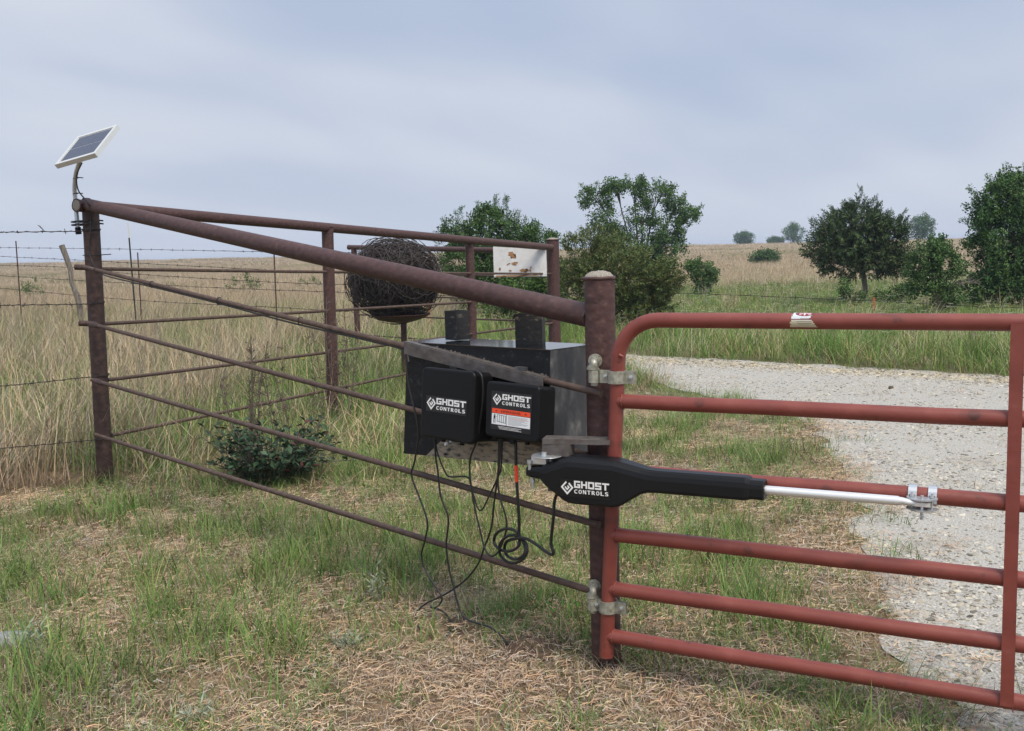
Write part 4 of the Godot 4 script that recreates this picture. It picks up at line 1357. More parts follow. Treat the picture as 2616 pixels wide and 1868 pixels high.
func needle_spray(n: int, l: float, w: float, cols: Array) -> ArrayMesh:
	# a feathery juniper spray along +y
	var m := MB.new()
	for k in n:
		m.col = tint(cols[rng.randi() % cols.size()], 0.25)
		var t := float(k) / n
		var a := k * 2.4
		var d := (Vector3(cos(a), rnd(0.6, 1.5), sin(a))).normalized()
		var nn := (d.cross(Vector3(rnd(-1, 1), rnd(-1, 1), rnd(-1, 1)))).normalized()
		m.leaf(Vector3(rnd(-0.01, 0.01), t * l, rnd(-0.01, 0.01)), d, nn, l * rnd(0.25, 0.5) * (1.1 - 0.6 * t), w * rnd(0.7, 1.3), 0.1)
	return m.mesh()

func copies(called: String, parent: Node3D, mesh: Mesh, mt: Material, buf: PackedFloat32Array, kind := "") -> void:
	if buf.is_empty(): return
	var mm := MultiMesh.new()
	mm.transform_format = MultiMesh.TRANSFORM_3D
	mm.use_colors = true
	mm.mesh = mesh
	mm.instance_count = buf.size() / 16
	mm.buffer = buf
	var o := MultiMeshInstance3D.new()
	o.name = numbered(parent, called)
	o.multimesh = mm
	o.material_override = mt
	if kind: o.set_meta("kind", kind)
	parent.add_child(o)

func put(buf: PackedFloat32Array, b: Basis, p: Vector3, c: Color) -> void:
	buf.append_array(PackedFloat32Array([b.x.x, b.y.x, b.z.x, p.x, b.x.y, b.y.y, b.z.y, p.y, b.x.z, b.y.z, b.z.z, p.z, c.r, c.g, c.b, 1.0]))

func tree(called: String, label: String, category: String, base: Vector3, blobs: Array, mesh: Mesh, mt: Material, count: int, size: float, outward: float, trunk_r: float, shoots: Array = [], group := "", bare := 0) -> Node3D:
	base.y = land(base.x, base.z)
	var t := thing(called, label, category, base, group)
	# trunk and a limb into every clump of the crown
	var tm := MB.new()
	var hub := Vector3(blobs[0][0] * 0.15, 0.0, 0.0)
	var low := 1e9
	for b in blobs: low = minf(low, b[1])
	var fork := base + Vector3(hub.x, maxf(0.12, low * 0.75), 0)
	tm.tube(rope([base + Vector3(0, -0.12, 0), base + Vector3(rnd(-0.03, 0.03), (fork.y - base.y) * 0.5, 0), fork], 4), trunk_r, 9)
	for b in blobs:
		var c := base + Vector3(b[0], b[1], rnd(-0.25, 0.25) * b[2])
		var mid: Vector3 = fork.lerp(c, 0.5) + Vector3(rnd(-0.12, 0.12), rnd(-0.05, 0.1), rnd(-0.12, 0.12)) * b[2]
		var limb := rope([fork, mid, c], 4)
		var rs := []
		for i in limb.size(): rs.append(lerpf(trunk_r * 0.6, trunk_r * 0.12, float(i) / (limb.size() - 1)))
		tm.tube(limb, rs, 6, false)
		for k in 5:
			var e: Vector3 = c + Vector3(rnd(-1, 1) * b[2], rnd(-0.6, 1) * b[3], rnd(-1, 1) * b[2]) * 0.8
			tm.tube(rope([limb[limb.size() - 3], c.lerp(e, 0.5) + Vector3(0, 0.04, 0), e], 3), [trunk_r * 0.14, trunk_r * 0.13, trunk_r * 0.12, trunk_r * 0.1, trunk_r * 0.08, trunk_r * 0.06, trunk_r * 0.04], 4, false)
	part(tm, "trunk", M.pale_bark if called.begins_with("juniper_tree") or bare > 0 else M.bark, t)
	if bare > 0:
		var dm := MB.new()
		for k in bare:
			var s0: Vector3 = base + Vector3(0.1, 0.35, 0)
			var e := base + Vector3(rnd(0.3, 1.0), rnd(0.5, 1.35), rnd(-0.2, 0.4))
			var mid := s0.lerp(e, 0.5) + Vector3(rnd(-0.1, 0.1), 0.16, rnd(-0.1, 0.1))
			dm.tube(rope([s0, mid, e], 5), [0.016, 0.015, 0.014, 0.012, 0.011, 0.01, 0.008, 0.007, 0.006, 0.005, 0.003], 5, false)
			for j in 3: dm.tube([mid.lerp(e, j * 0.3), mid.lerp(e, j * 0.3 + 0.2) + Vector3(rnd(0, 0.2), rnd(-0.15, 0.15), rnd(-0.1, 0.1))], [0.006, 0.002], 4, false)
		part(dm, "dead_branches", M.old_wood, t)
	var buf := PackedFloat32Array()
	var total := 0.0
	for b in blobs: total += pow(b[2] * b[3], 0.75)
	for b in blobs:
		var n := int(count * pow(b[2] * b[3], 0.75) / total)
		for k in n:
			var d := Vector3(rnd(-1, 1), rnd(-1, 1), rnd(-1, 1))
			if d.length() < 0.05: continue
			d = d.normalized()
			var rr := 1.0 - 0.55 * pow(rng.randf(), 1.7)
			var p := d * Vector3(b[2], b[3], (b[2] + b[3]) * 0.5) * rr
			var q := Vector3(b[0], b[1], 0) + p
			# lumpy outline: clumps that stand out and gaps between them
			var lump := fine.get_noise_3d(q.x * 1.1 + base.x, q.y * 1.1, q.z * 1.1 + base.z)
			if lump < -0.08 and rng.randf() < 0.82: continue
			q += d * (lump * 0.7 * minf(b[2], b[3]))
			if q.y < 0.05: continue
			var yv := (d * outward + Vector3(0, 0.5, 0) + Vector3(rnd(-1, 1), rnd(-1, 1), rnd(-1, 1)) * 0.6).normalized()
			var xv := yv.cross(Vector3(rnd(-1, 1), rnd(-1, 1), rnd(-1, 1))).normalized()
			var s := size * rnd(0.65, 1.3)
			var f := rnd(0.8, 1.2)
			put(buf, Basis(xv, yv, xv.cross(yv)).scaled(Vector3.ONE * s), q, Color(f * rnd(0.92, 1.1), f, f * rnd(0.85, 1.1)))
	# leader shoots that stand up out of the crown: [x, y, length, lean]
	for sh in shoots:
		for k in int(sh[2] * 26.0):
			var u := rng.randf()
			var q := Vector3(sh[0] + sh[3] * u * sh[2], sh[1] + u * sh[2], rnd(-0.05, 0.05)) + Vector3(rnd(-1, 1), rnd(-0.4, 0.4), rnd(-1, 1)) * 0.13 * (1.1 - u)
			var yv := (Vector3(sh[3], 1, 0) + Vector3(rnd(-1, 1), rnd(-0.3, 1), rnd(-1, 1)) * 0.7).normalized()
			var xv := yv.cross(Vector3(rnd(-1, 1), 0.1, rnd(-1, 1))).normalized()
			put(buf, Basis(xv, yv, xv.cross(yv)).scaled(Vector3.ONE * size * rnd(0.45, 0.75)), q, Color(1.1, 1.1, 1.0))
	copies("crown", t, mesh, mt, buf, "stuff")
	return t

func trees() -> void:
	var g1 := [Color(0.062, 0.13, 0.04), Color(0.105, 0.19, 0.058), Color(0.046, 0.097, 0.036)]
	var g2 := [Color(0.068, 0.135, 0.042), Color(0.095, 0.17, 0.055), Color(0.048, 0.098, 0.034)]
	var g3 := [Color(0.075, 0.14, 0.035), Color(0.1, 0.17, 0.05), Color(0.06, 0.11, 0.035)]
	var c1 := [Color(0.056, 0.09, 0.042), Color(0.095, 0.13, 0.056), Color(0.042, 0.068, 0.034)]
	var c2 := [Color(0.1, 0.135, 0.046), Color(0.15, 0.165, 0.056), Color(0.072, 0.108, 0.04)]
	var elm := leaf_spray(22, 0.2, 0.085, 0.05, g1)
	var bush := leaf_spray(20, 0.15, 0.075, 0.036, g2)
	var light := leaf_spray(18, 0.13, 0.07, 0.04, g3)
	var ced := needle_spray(22, 0.26, 0.022, c1)
	var ced2 := needle_spray(22, 0.24, 0.02, c2)
	tree("elm_tree", "dark green open-crowned elm behind the olive juniper shrub", "tree", Vector3(5.52, 0, -40.0), [[-2.0, 3.72, 0.7, 0.36], [-1.2, 4.0, 0.5, 0.3], [-0.5, 4.05, 0.6, 0.3], [0.4, 3.72, 0.75, 0.42], [-0.25, 2.95, 0.7, 0.42], [1.2, 3.2, 0.5, 0.3], [1.7, 2.85, 0.38, 0.2], [-1.75, 2.75, 0.6, 0.42], [0.85, 2.3, 0.62, 0.5], [0.75, 1.6, 0.7, 0.6], [-0.68, 1.7, 0.85, 0.75], [-1.5, 2.0, 0.5, 0.5], [0.15, 0.80, 0.65, 0.5]], elm, M.leaves, 1750, 1.1, 1.0, 0.1, [[-2.4, 3.85, 0.35, -0.5], [-1.9, 3.95, 0.3, -0.2], [-0.8, 4.2, 0.3, 0.0], [-0.2, 4.2, 0.28, 0.1], [0.7, 3.95, 0.32, 0.3], [1.3, 3.35, 0.35, 0.6], [1.8, 2.85, 0.4, 0.9], [1.4, 2.2, 0.4, 0.9]])
	tree("hedge_tree", "mid green bushy tree with upright shoots behind the ball of wire", "tree", Vector3(-0.55, 0, -26.0), [[0.06, 2.1, 0.76, 0.55], [-0.75, 2.02, 0.56, 0.4], [0.86, 1.97, 0.61, 0.45], [0.07, 2.48, 0.51, 0.3], [0.44, 1.4, 0.92, 0.61], [-0.57, 1.33, 0.82, 0.61], [1.36, 1.75, 0.46, 0.4], [0.0, 0.75, 1.1, 0.55]], bush, M.leaves, 2500, 1.0, 1.0, 0.07, [[-0.55, 2.3, 0.5, -0.2], [-0.2, 2.45, 0.5, 0.0], [0.2, 2.5, 0.62, 0.1], [0.42, 2.5, 0.55, 0.2], [0.7, 2.2, 0.5, 0.25], [-1.0, 2.15, 0.42, -0.4], [1.15, 2.05, 0.35, 0.2], [0.95, 2.1, 0.42, 0.1], [1.6, 1.85, 0.3, 0.4], [-0.75, 2.3, 0.4, -0.1]])
	tree("juniper_shrub", "olive green sprawling juniper shrub behind the gate post", "shrub", Vector3(2.03, 0, -19.5), [[-0.51, 1.5, 0.4, 0.42], [-0.06, 1.15, 0.66, 0.5], [-0.67, 0.87, 0.46, 0.46], [0.39, 0.84, 0.6, 0.38], [0.86, 1.05, 0.34, 0.16], [-0.07, 0.39, 0.76, 0.31], [0.70, 0.45, 0.46, 0.31]], ced2, M.needles, 2600, 1.0, 1.2, 0.05, [[-0.3, 1.75, 0.35, 0.1], [-0.55, 1.8, 0.25, -0.1], [0.9, 1.1, 0.3, 1.0], [0.1, 1.5, 0.25, 0.2]])
	tree("leafy_bush", "light green leafy bush under the white metal sign", "bush", Vector3(0.54, 0, -21.0), [[-0.24, 0.72, 0.52, 0.4], [0.26, 0.85, 0.35, 0.3], [-0.72, 0.5, 0.45, 0.35], [0.1, 0.4, 0.5, 0.3]], light, M.leaves, 900, 1.0, 1.0, 0.03)
	tree("sapling", "small dark sapling alone in the tan field beside the elm", "sapling", Vector3(6.55, 0, -34.0), [[-0.06, 0.87, 0.34, 0.3], [0.07, 0.33, 0.29, 0.27], [-0.33, 1.01, 0.22, 0.14], [0.20, 0.66, 0.29, 0.22]], elm, M.leaves, 300, 0.9, 1.0, 0.03, [[-0.1, 1.0, 0.35, 0.1], [-0.4, 1.0, 0.2, -0.5]])
	tree("round_bush", "small round green bush far out in the tan field", "bush", Vector3(20.43, 0, -80.0), [[0.0, 0.6, 0.88, 0.6], [-0.63, 0.45, 0.56, 0.42], [0.62, 0.65, 0.50, 0.5]], bush, M.leaves, 420, 2.0, 1.0, 0.05)
	tree("juniper_tree", "dark juniper tree with feathery pointed top and bare pale trunk", "tree", Vector3(9.57, 0, -27.0), [[-0.31, 1.85, 0.85, 0.58], [-0.83, 1.6, 0.7, 0.48], [0.33, 1.5, 0.75, 0.55], [-0.25, 1.16, 0.95, 0.36], [-0.10, 2.22, 0.45, 0.42], [0.62, 1.9, 0.35, 0.3], [-1.12, 1.9, 0.32, 0.26], [0.5, 1.1, 0.5, 0.28], [0.86, 1.25, 0.3, 0.3]], ced, M.needles, 3000, 1.1, 1.2, 0.07, [[-0.14, 2.45, 0.62, 0.0], [-0.45, 2.2, 0.45, -0.35], [0.2, 2.25, 0.4, 0.35], [0.75, 2.0, 0.45, 0.8], [-0.9, 1.95, 0.35, -0.5], [1.0, 1.5, 0.3, 0.8], [-0.3, 2.35, 0.4, -0.2], [0.5, 2.1, 0.35, 0.5]])
	tree("briar_bush", "low dark tangle of brush at the foot of the juniper", "bush", Vector3(9.45, 0, -26.2), [[-0.45, 0.14, 0.35, 0.12], [0.45, 0.16, 0.35, 0.13], [0.8, 0.3, 0.25, 0.15], [-0.62, 0.4, 0.12, 0.26]], elm, M.leaves, 240, 0.8, 1.0, 0.02)
	tree("crab_tree", "small leafy tree with bare dead branches beside the juniper", "tree", Vector3(9.68, 0, -22.5), [[-0.38, 1.33, 0.38, 0.36], [0.12, 1.05, 0.46, 0.38], [-0.28, 0.71, 0.42, 0.33], [0.08, 0.44, 0.33, 0.29], [-0.62, 0.99, 0.19, 0.26], [-0.03, 1.52, 0.26, 0.19]], leaf_spray(20, 0.13, 0.065, 0.036, [g1[1], g2[0], g2[2]]), M.leaves, 900, 0.95, 1.0, 0.035, [[-0.2, 1.55, 0.28, 0.1], [-0.5, 1.45, 0.2, -0.2]], "", 7)
	tree("dense_tree", "large dense dark green tree at the meadow's edge beside the small leafy tree", "tree", Vector3(12.4, 0, -24.0), [[-0.82, 2.47, 0.56, 0.5], [-0.08, 2.60, 0.66, 0.55], [-0.42, 1.63, 0.8, 0.66], [0.32, 1.89, 0.85, 0.75], [-1.08, 1.93, 0.38, 0.47], [-0.68, 0.89, 0.56, 0.47], [0.16, 0.78, 0.94, 0.66], [0.66, 2.90, 0.66, 0.6], [-0.46, 2.88, 0.34, 0.25], [1.2, 1.6, 0.8, 0.8], [1.1, 2.6, 0.6, 0.6], [-0.75, 0.42, 0.7, 0.36], [0.4, 0.4, 0.9, 0.36]], leaf_spray(22, 0.16, 0.075, 0.045, g1 + [g2[2]]), M.leaves, 3600, 1.05, 1.0, 0.09, [[-1.2, 2.5, 0.35, -0.6], [-0.9, 2.9, 0.3, -0.3], [-0.5, 3.1, 0.3, -0.2], [-0.1, 3.1, 0.35, 0.1], [0.5, 3.4, 0.4, 0.1], [-1.4, 2.0, 0.3, -0.8], [-1.3, 1.3, 0.3, -0.9], [0.9, 3.4, 0.35, 0.2]])
	# far trees along the skyline
	for q in [["round dark tree on the far skyline between the elm and the juniper", 61.5, -262.0, 3.2, 2.9, 2.2], ["tall narrow far tree on the skyline close beside the juniper", 74.5, -262.0, 3.4, 4.6, 3.3], ["pale far tree on the skyline left of the large dense tree", 84.5, -205.0, 3.1, 3.4, 3.0], ["low flat far bush on the skyline beside the round far tree", 75.5, -284.0, 3.0, 1.5, 1.2], ["tiny far bush on the bare skyline beyond the left field", -30.0, -245.0, 1.6, 0.8, 0.8]]:
		tree("skyline_tree", q[0], "tree", Vector3(q[1], 0, q[2]), [[-q[3] * 0.3, q[5], q[3] * 0.5, q[4] * 0.4], [q[3] * 0.25, q[5] * 0.9, q[3] * 0.5, q[4] * 0.36], [0.0, q[5] * 1.35, q[3] * 0.32, q[4] * 0.28], [0.0, q[5] * 0.4, q[3] * 0.5, q[4] * 0.25]], elm, M.leaves, 260, 4.0, 1.0, 0.12, [], "far trees on the skyline")
	# young growth in the left field
	for q in [[-10.9, -41.0, 0.62, 0.5, "pale green sapling in the left field between wooden post and corner post"], [-20.5, -43.0, 0.7, 0.5, "pale green sapling in the left field by the outermost rusty steel post"], [-8.6, -43.0, 0.5, 0.4, "small pale green sapling in the left field behind the middle fence post"]]:
		tree("sapling", q[4], "sapling", Vector3(q[0], 0, q[1]), [[0.0, q[2], q[3] * 0.9, q[3] * 0.6], [0.4, q[2] * 0.8, q[3] * 0.6, q[3] * 0.4], [-0.35, q[2] * 0.7, q[3] * 0.6, q[3] * 0.4]], light, M.leaves, 60, 0.9, 1.0, 0.02, [[0.1, q[2], 0.5, 0.2], [-0.3, q[2], 0.35, -0.4]], "saplings in the left field")

# ---------------------------------------------------------------- single plants near the fence
func weeds() -> void:
	var dark := [Color(0.034, 0.068, 0.036), Color(0.046, 0.086, 0.044), Color(0.028, 0.056, 0.03), Color(0.06, 0.1, 0.055)]
	var at := Vector3(-1.75, 0, -7.05)
	var s := thing("dark_shrub", "low dark leaved shrub under the front fence run with dry stalks", "shrub", at)
	var st := MB.new()
	var lf := MB.new()
	for k in 120:
		var a := rnd(0, TAU)
		var rr := sqrt(rng.randf()) * 0.36
		var b := at + Vector3(cos(a) * rr * 0.6, 0, sin(a) * rr * 0.5)
		var e := at + Vector3(cos(a) * (rr + 0.13), rnd(0.14, 0.46), sin(a) * (rr + 0.08))
		if k < 3: e = at + Vector3(0.5 + 0.05 * k, 0.3 - 0.06 * k, 0.1)
		var limb := rope([b, b.lerp(e, 0.5) + Vector3(0, 0.06, 0), e], 5)
		st.tube(limb, 0.003, 5, false)
		for j in 11:
			var u := 0.2 + 0.8 * j / 10.0
			var p: Vector3 = limb[int(u * (limb.size() - 1))]
			lf.col = tint(dark[rng.randi() % 4], 0.3) if u < 0.95 or rng.randf() < 0.7 else tint(Color(0.09, 0.032, 0.028), 0.3)
			var d := Vector3(rnd(-1, 1), rnd(-0.2, 0.7), rnd(-1, 1)).normalized()
			var nn := (Vector3(rnd(-0.6, 0.6), 1, rnd(-0.6, 0.6)))
			nn = (nn - d * nn.dot(d)).normalized()
			lf.leaf(p, d, nn, rnd(0.045, 0.085), rnd(0.025, 0.045), 0.15)
	part(st, "stem", M.bark, s)
	part(lf, "foliage", M.leaves, s)
	# dry stalks
	for q in [[-1.95, -7.35, 1.12, 9, "bundle of thin dry weed stalks rising from the dark shrub"], [-1.66, -9.3, 1.2, 12, "dead seedy weed stalks leaning on the middle fence post"], [-1.6, -7.4, 0.9, 6, "short dry weed stalks beside the dark shrub"]]:
		var t := thing("dry_weed", q[4], "weed", Vector3(q[0], 0, q[1]))
		var m := MB.new()
		for k in q[3]:
			var b := Vector3(q[0] + rnd(-0.14, 0.14), 0, q[1] + rnd(-0.12, 0.12))
			var h: float = q[2] * rnd(0.6, 1.1)
			var e := b + Vector3(rnd(-0.16, 0.16), h, rnd(-0.12, 0.12))
			var limb := rope([b, b.lerp(e, 0.5) + Vector3(rnd(-0.03, 0.03), 0, 0), e], 6)
			m.tube(limb, 0.0036, 5, false)
			for j in 26:
				var p: Vector3 = limb[int(rnd(0.45, 1.0) * (limb.size() - 1))]
				var d := Vector3(rnd(-1, 1), rnd(0.2, 1), rnd(-1, 1)).normalized()
				m.tube([p, p + d * rnd(0.03, 0.09)], [0.002, 0.001], 4, false)
				m.tube([p + d * 0.03, p + d * 0.045], [0.005, 0.002], 4, false)
		part(m, "stalks", M.dry_stem, t)
	# silvery mugwort rosettes
	for q in [[-0.67, -4.52, 0.16, "silvery mugwort plant in the grass below the fence"], [-2.0, -3.95, 0.17, "silvery mugwort plant beside the grey stone"], [-1.14, -3.32, 0.08, "small pale mugwort rosette flat on the straw"], [-0.72, -3.95, 0.06, "tiny pale grey weed in the trampled straw"]]:
		var t := thing("mugwort", q[3], "weed", Vector3(q[0], 0, q[1]))
		var m := MB.new()
		for k in 12:
			var a := rnd(0, TAU)
			var h: float = q[2] * rnd(0.5, 1.1)
			var e := Vector3(q[0] + cos(a) * rnd(0.02, 0.1), h, q[1] + sin(a) * rnd(0.02, 0.08))
			var b := Vector3(q[0] + cos(a) * 0.02, 0, q[1] + sin(a) * 0.02)
			for j in 9:
				m.col = tint(Color(0.3, 0.34, 0.26), 0.22)
				var p := b.lerp(e, j / 8.0)
				var d := Vector3(rnd(-1, 1), rnd(0.1, 1), rnd(-1, 1)).normalized()
				var nn := d.cross(Vector3(rnd(-1, 1), rnd(-1, 1), rnd(-1, 1))).normalized()
				m.leaf(p, d, nn, rnd(0.02, 0.045), rnd(0.005, 0.009), 0.1)
		part(m, "foliage", M.leaves, t)
	# bright broad weed below the gate post
	for q in [[0.18, -4.2, 0.13, "bright green toothed weed beside the gate post"], [0.47, -3.78, 0.09, "small bright green weed at the foot of the gate post"]]:
		var t := thing("green_weed", q[3], "weed", Vector3(q[0], 0, q[1]))
		var m := MB.new()
		for k in 34:
			m.col = tint(Color(0.06, 0.15, 0.025), 0.25)
			var a := rnd(0, TAU)
			var p := Vector3(q[0] + rnd(-0.09, 0.09), rnd(0.0, q[2] * 0.7), q[1] + rnd(-0.07, 0.07))
			var d := Vector3(cos(a), rnd(0.1, 0.9), sin(a)).normalized()
			var nn := (Vector3(0, 1, 0) - d * d.y).normalized()
			m.leaf(p, d, nn, rnd(0.03, 0.07), rnd(0.009, 0.018), 0.15)
		part(m, "foliage", M.leaves, t)

func boulder(m: MB, at: Vector3, s: Vector3, sd: float) -> void:
	var prof := []
	for k in 9:
		var a := -PI * 0.5 + PI * k / 8.0
		prof.append(Vector2(maxf(cos(a), 0.001), sin(a)))
	var first := m.v.size()
	m.lathe(Vector3.ZERO, Basis.IDENTITY, prof, 16)
	for k in range(first, m.v.size()):
		var q := m.v[k]
		# flatten into facets, then roughen
		var e := 1.0 / maxf(0.55, maxf(absf(q.x), maxf(absf(q.y), absf(q.z)))) * 0.82
		q = q * lerpf(1.0, e, 0.7)
		q += q * fine.get_noise_3d(q.x * 0.8 + sd, q.y * 0.8, q.z * 0.8) * 0.3
		m.v[k] = at + q * s

func rocks() -> void:
	for q in [["stone", "grey fieldstone half hidden in grass beside the mugwort", Vector3(-2.2, 0.01, -4.1), Vector3(0.12, 0.045, 0.07), "grey_stone", 1.0], ["limestone_block", "upright cream limestone block just beyond the steel box", Vector3(-0.42, 0.06, -17.0), Vector3(0.12, 0.11, 0.1), "limestone", 2.0], ["limestone_slab", "flat pale limestone slab lying by the road's end", Vector3(0.02, 0.05, -17.2), Vector3(0.2, 0.07, 0.14), "limestone", 3.0], ["limestone_slab", "smaller tilted limestone slab leaning on the flat one", Vector3(0.2, 0.04, -17.0), Vector3(0.16, 0.05, 0.1), "limestone", 4.0], ["stone", "brown fist-sized stone lying out on the gravel road", Vector3(4.16, 0.018, -10.87), Vector3(0.026, 0.024, 0.026), "brown_stone", 5.0]]:
		var t := thing(q[0], q[1], "stone", Vector3(q[2].x, 0, q[2].z))
		var m := MB.new()
		boulder(m, q[2], q[3], q[5])
		part(m, "rock", M[q[4]], t)

# ---------------------------------------------------------------- grass, straw and gravel
func clump(n: int, r: float, h0: float, h1: float, w: float, lean: float, droop: float, segs: int, cols: Array, wind := 0.0) -> ArrayMesh:
	var m := MB.new()
	for k in n:
		m.col = tint(cols[rng.randi() % cols.size()], 0.22)
		var a := rnd(0, TAU)
		var q := sqrt(rng.randf()) * r
		var yaw := rnd(0, TAU)
		if rng.randf() < wind: yaw = rnd(-0.7, 0.7)
		m.blade(Vector3(cos(a) * q, -0.01, sin(a) * q), yaw, rnd(h0, h1), w * rnd(0.6, 1.3), rnd(0.0, lean), rnd(0.0, droop), segs)
	return m.mesh()

func stalks(n: int, r: float, h0: float, h1: float, w: float, lean: float, cols: Array) -> ArrayMesh:
	# tall dry stems with a few ragged leaves and a loose head
	var m := MB.new()
	for k in n:
		m.col = tint(cols[rng.randi() % cols.size()], 0.2)
		var a := rnd(0, TAU)
		var q := sqrt(rng.randf()) * r
		var p := Vector3(cos(a) * q, -0.02, sin(a) * q)
		var yaw := rnd(-1.2, 1.2) if rng.randf() < 0.7 else rnd(0, TAU)
		var h := rnd(h0, h1)
		var ln := rnd(0.05, lean)
		m.blade(p, yaw, h, w, ln, rnd(0.0, 0.3), 3)
		var dir := Vector3(cos(yaw), 0, sin(yaw))
		if rng.randf() < 0.6:
			var t := rnd(0.2, 0.8)
			m.blade(p + dir * ln * h * t + Vector3(0, h * t, 0), rnd(0, TAU), h * rnd(0.2, 0.4), w * 0.9, rnd(0.2, 0.7), rnd(0.2, 0.8), 2)
	return m.mesh()

func litter(n: int, r: float, l0: float, l1: float, w: float, cols: Array) -> ArrayMesh:
	var m := MB.new()
	for k in n:
		m.col = tint(cols[rng.randi() % cols.size()], 0.3)
		var a := rnd(0, TAU)
		var q := sqrt(rng.randf()) * r
		m.straw(Vector3(cos(a) * q, rnd(0.002, 0.03), sin(a) * q), rnd(0, TAU), rnd(l0, l1), w * rnd(0.6, 1.4), rnd(-0.004, 0.014), rnd(-0.16, 0.16))
	return m.mesh()

func far_edge(x: float) -> float:
	for k in ROAD_OUT.size() - 2:
		var a: Array = ROAD_OUT[k]
		var b: Array = ROAD_OUT[k + 1]
		if x >= a[0] and x < b[0]: return lerpf(a[1], b[1], (x - a[0]) / (b[0] - a[0]))
	return -6.0 if x > 0 else -17.4

# 0 mown, 1 inside the fence corner, 2 outside the fence, 3 road, 4 beyond the road
func region(x: float, z: float) -> int:
	if x > -1.5:
		if z < far_edge(x): return 4
		if z > -17.6 and Geometry2D.is_point_in_polygon(Vector2(x, z), road_poly): return 3
	var dx := x + 3.03
	var dz := z + 7.25
	if dx < 0.0: return 2 if z < -7.2 - dx * 0.5 else 0
	if dx * -0.722 + dz * 0.692 > 0.0: return 0
	if dx * -0.873 - dz * 0.487 > 0.0: return 2
	if z > -11.5 and x > 0.15 + 0.15 * sin(z * 3.0): return 0
	return 1

const HOT := [[-1.95, -3.75, 0.5, 1.0], [-1.75, -3.3, 0.3, 0.9], [-0.95, -5.2, 0.55, 0.9], [-1.25, -4.1, 0.35, 0.5], [-0.55, -4.6, 0.3, 0.6], [0.35, -5.2, 0.5, 0.7], [1.15, -6.2, 0.4, 0.8], [0.85, -4.7, 0.35, 0.7], [1.05, -4.15, 0.3, 0.7], [1.75, -7.4, 0.6, 0.7], [0.9, -8.5, 0.9, 0.7], [-0.2, -5.9, 0.6, 0.7]]
func greenness(x: float, z: float) -> float:
	var g := 0.8 + patch.get_noise_2d(x * 2.1, z * 2.1) * 0.75 + fine.get_noise_2d(x * 1.6, z * 1.6) * 0.35
	for h in HOT:
		var d: float = Vector2(x - h[0], z - h[1]).length() / h[2]
		if d < 1.0: g += h[3] * (1.0 - d * d)
	# trampled straw in front of the gate post and along the drive
	var d2 := Vector2((x + 0.1) / 0.9, (z + 3.5) / 0.65).length()
	if d2 < 1.0: g -= 0.9 * (1.0 - d2)
	if x > 0.6: g -= 0.2
	return clampf(g, 0.0, 1.0)

func layer(parent: Node3D, called: String, meshes: Array, mt: Material, z0: float, z1: float, density: float, fn: Callable, fall := 1.0) -> void:
	var bufs := []
	for k in meshes: bufs.append(PackedFloat32Array())
	var z := z0
	while z < z1:
		var step := maxf(0.4, z * 0.06)
		var half := 0.6 * z + 1.1
		var n := int(density * pow(z0 / z, fall) * step * 2.0 * half)
		for k in n:
			var zz := -(z + rng.randf() * step)
			var x := rnd(-half, half)
			var r: Array = fn.call(x, zz)
			if r.is_empty(): continue
			var b := Basis(Vector3.UP, rnd(-0.5, 0.5) if r.size() > 3 else rnd(0, TAU)).scaled(Vector3(r[1], r[0], r[1]))
			put(bufs[rng.randi() % meshes.size()], b, Vector3(x, land(x, zz), zz), r[2])
		z += step
	for k in meshes.size(): copies(called, parent, meshes[k], mt, bufs[k], "stuff")

func shade(a: float, b: float) -> float: return rnd(a, b)

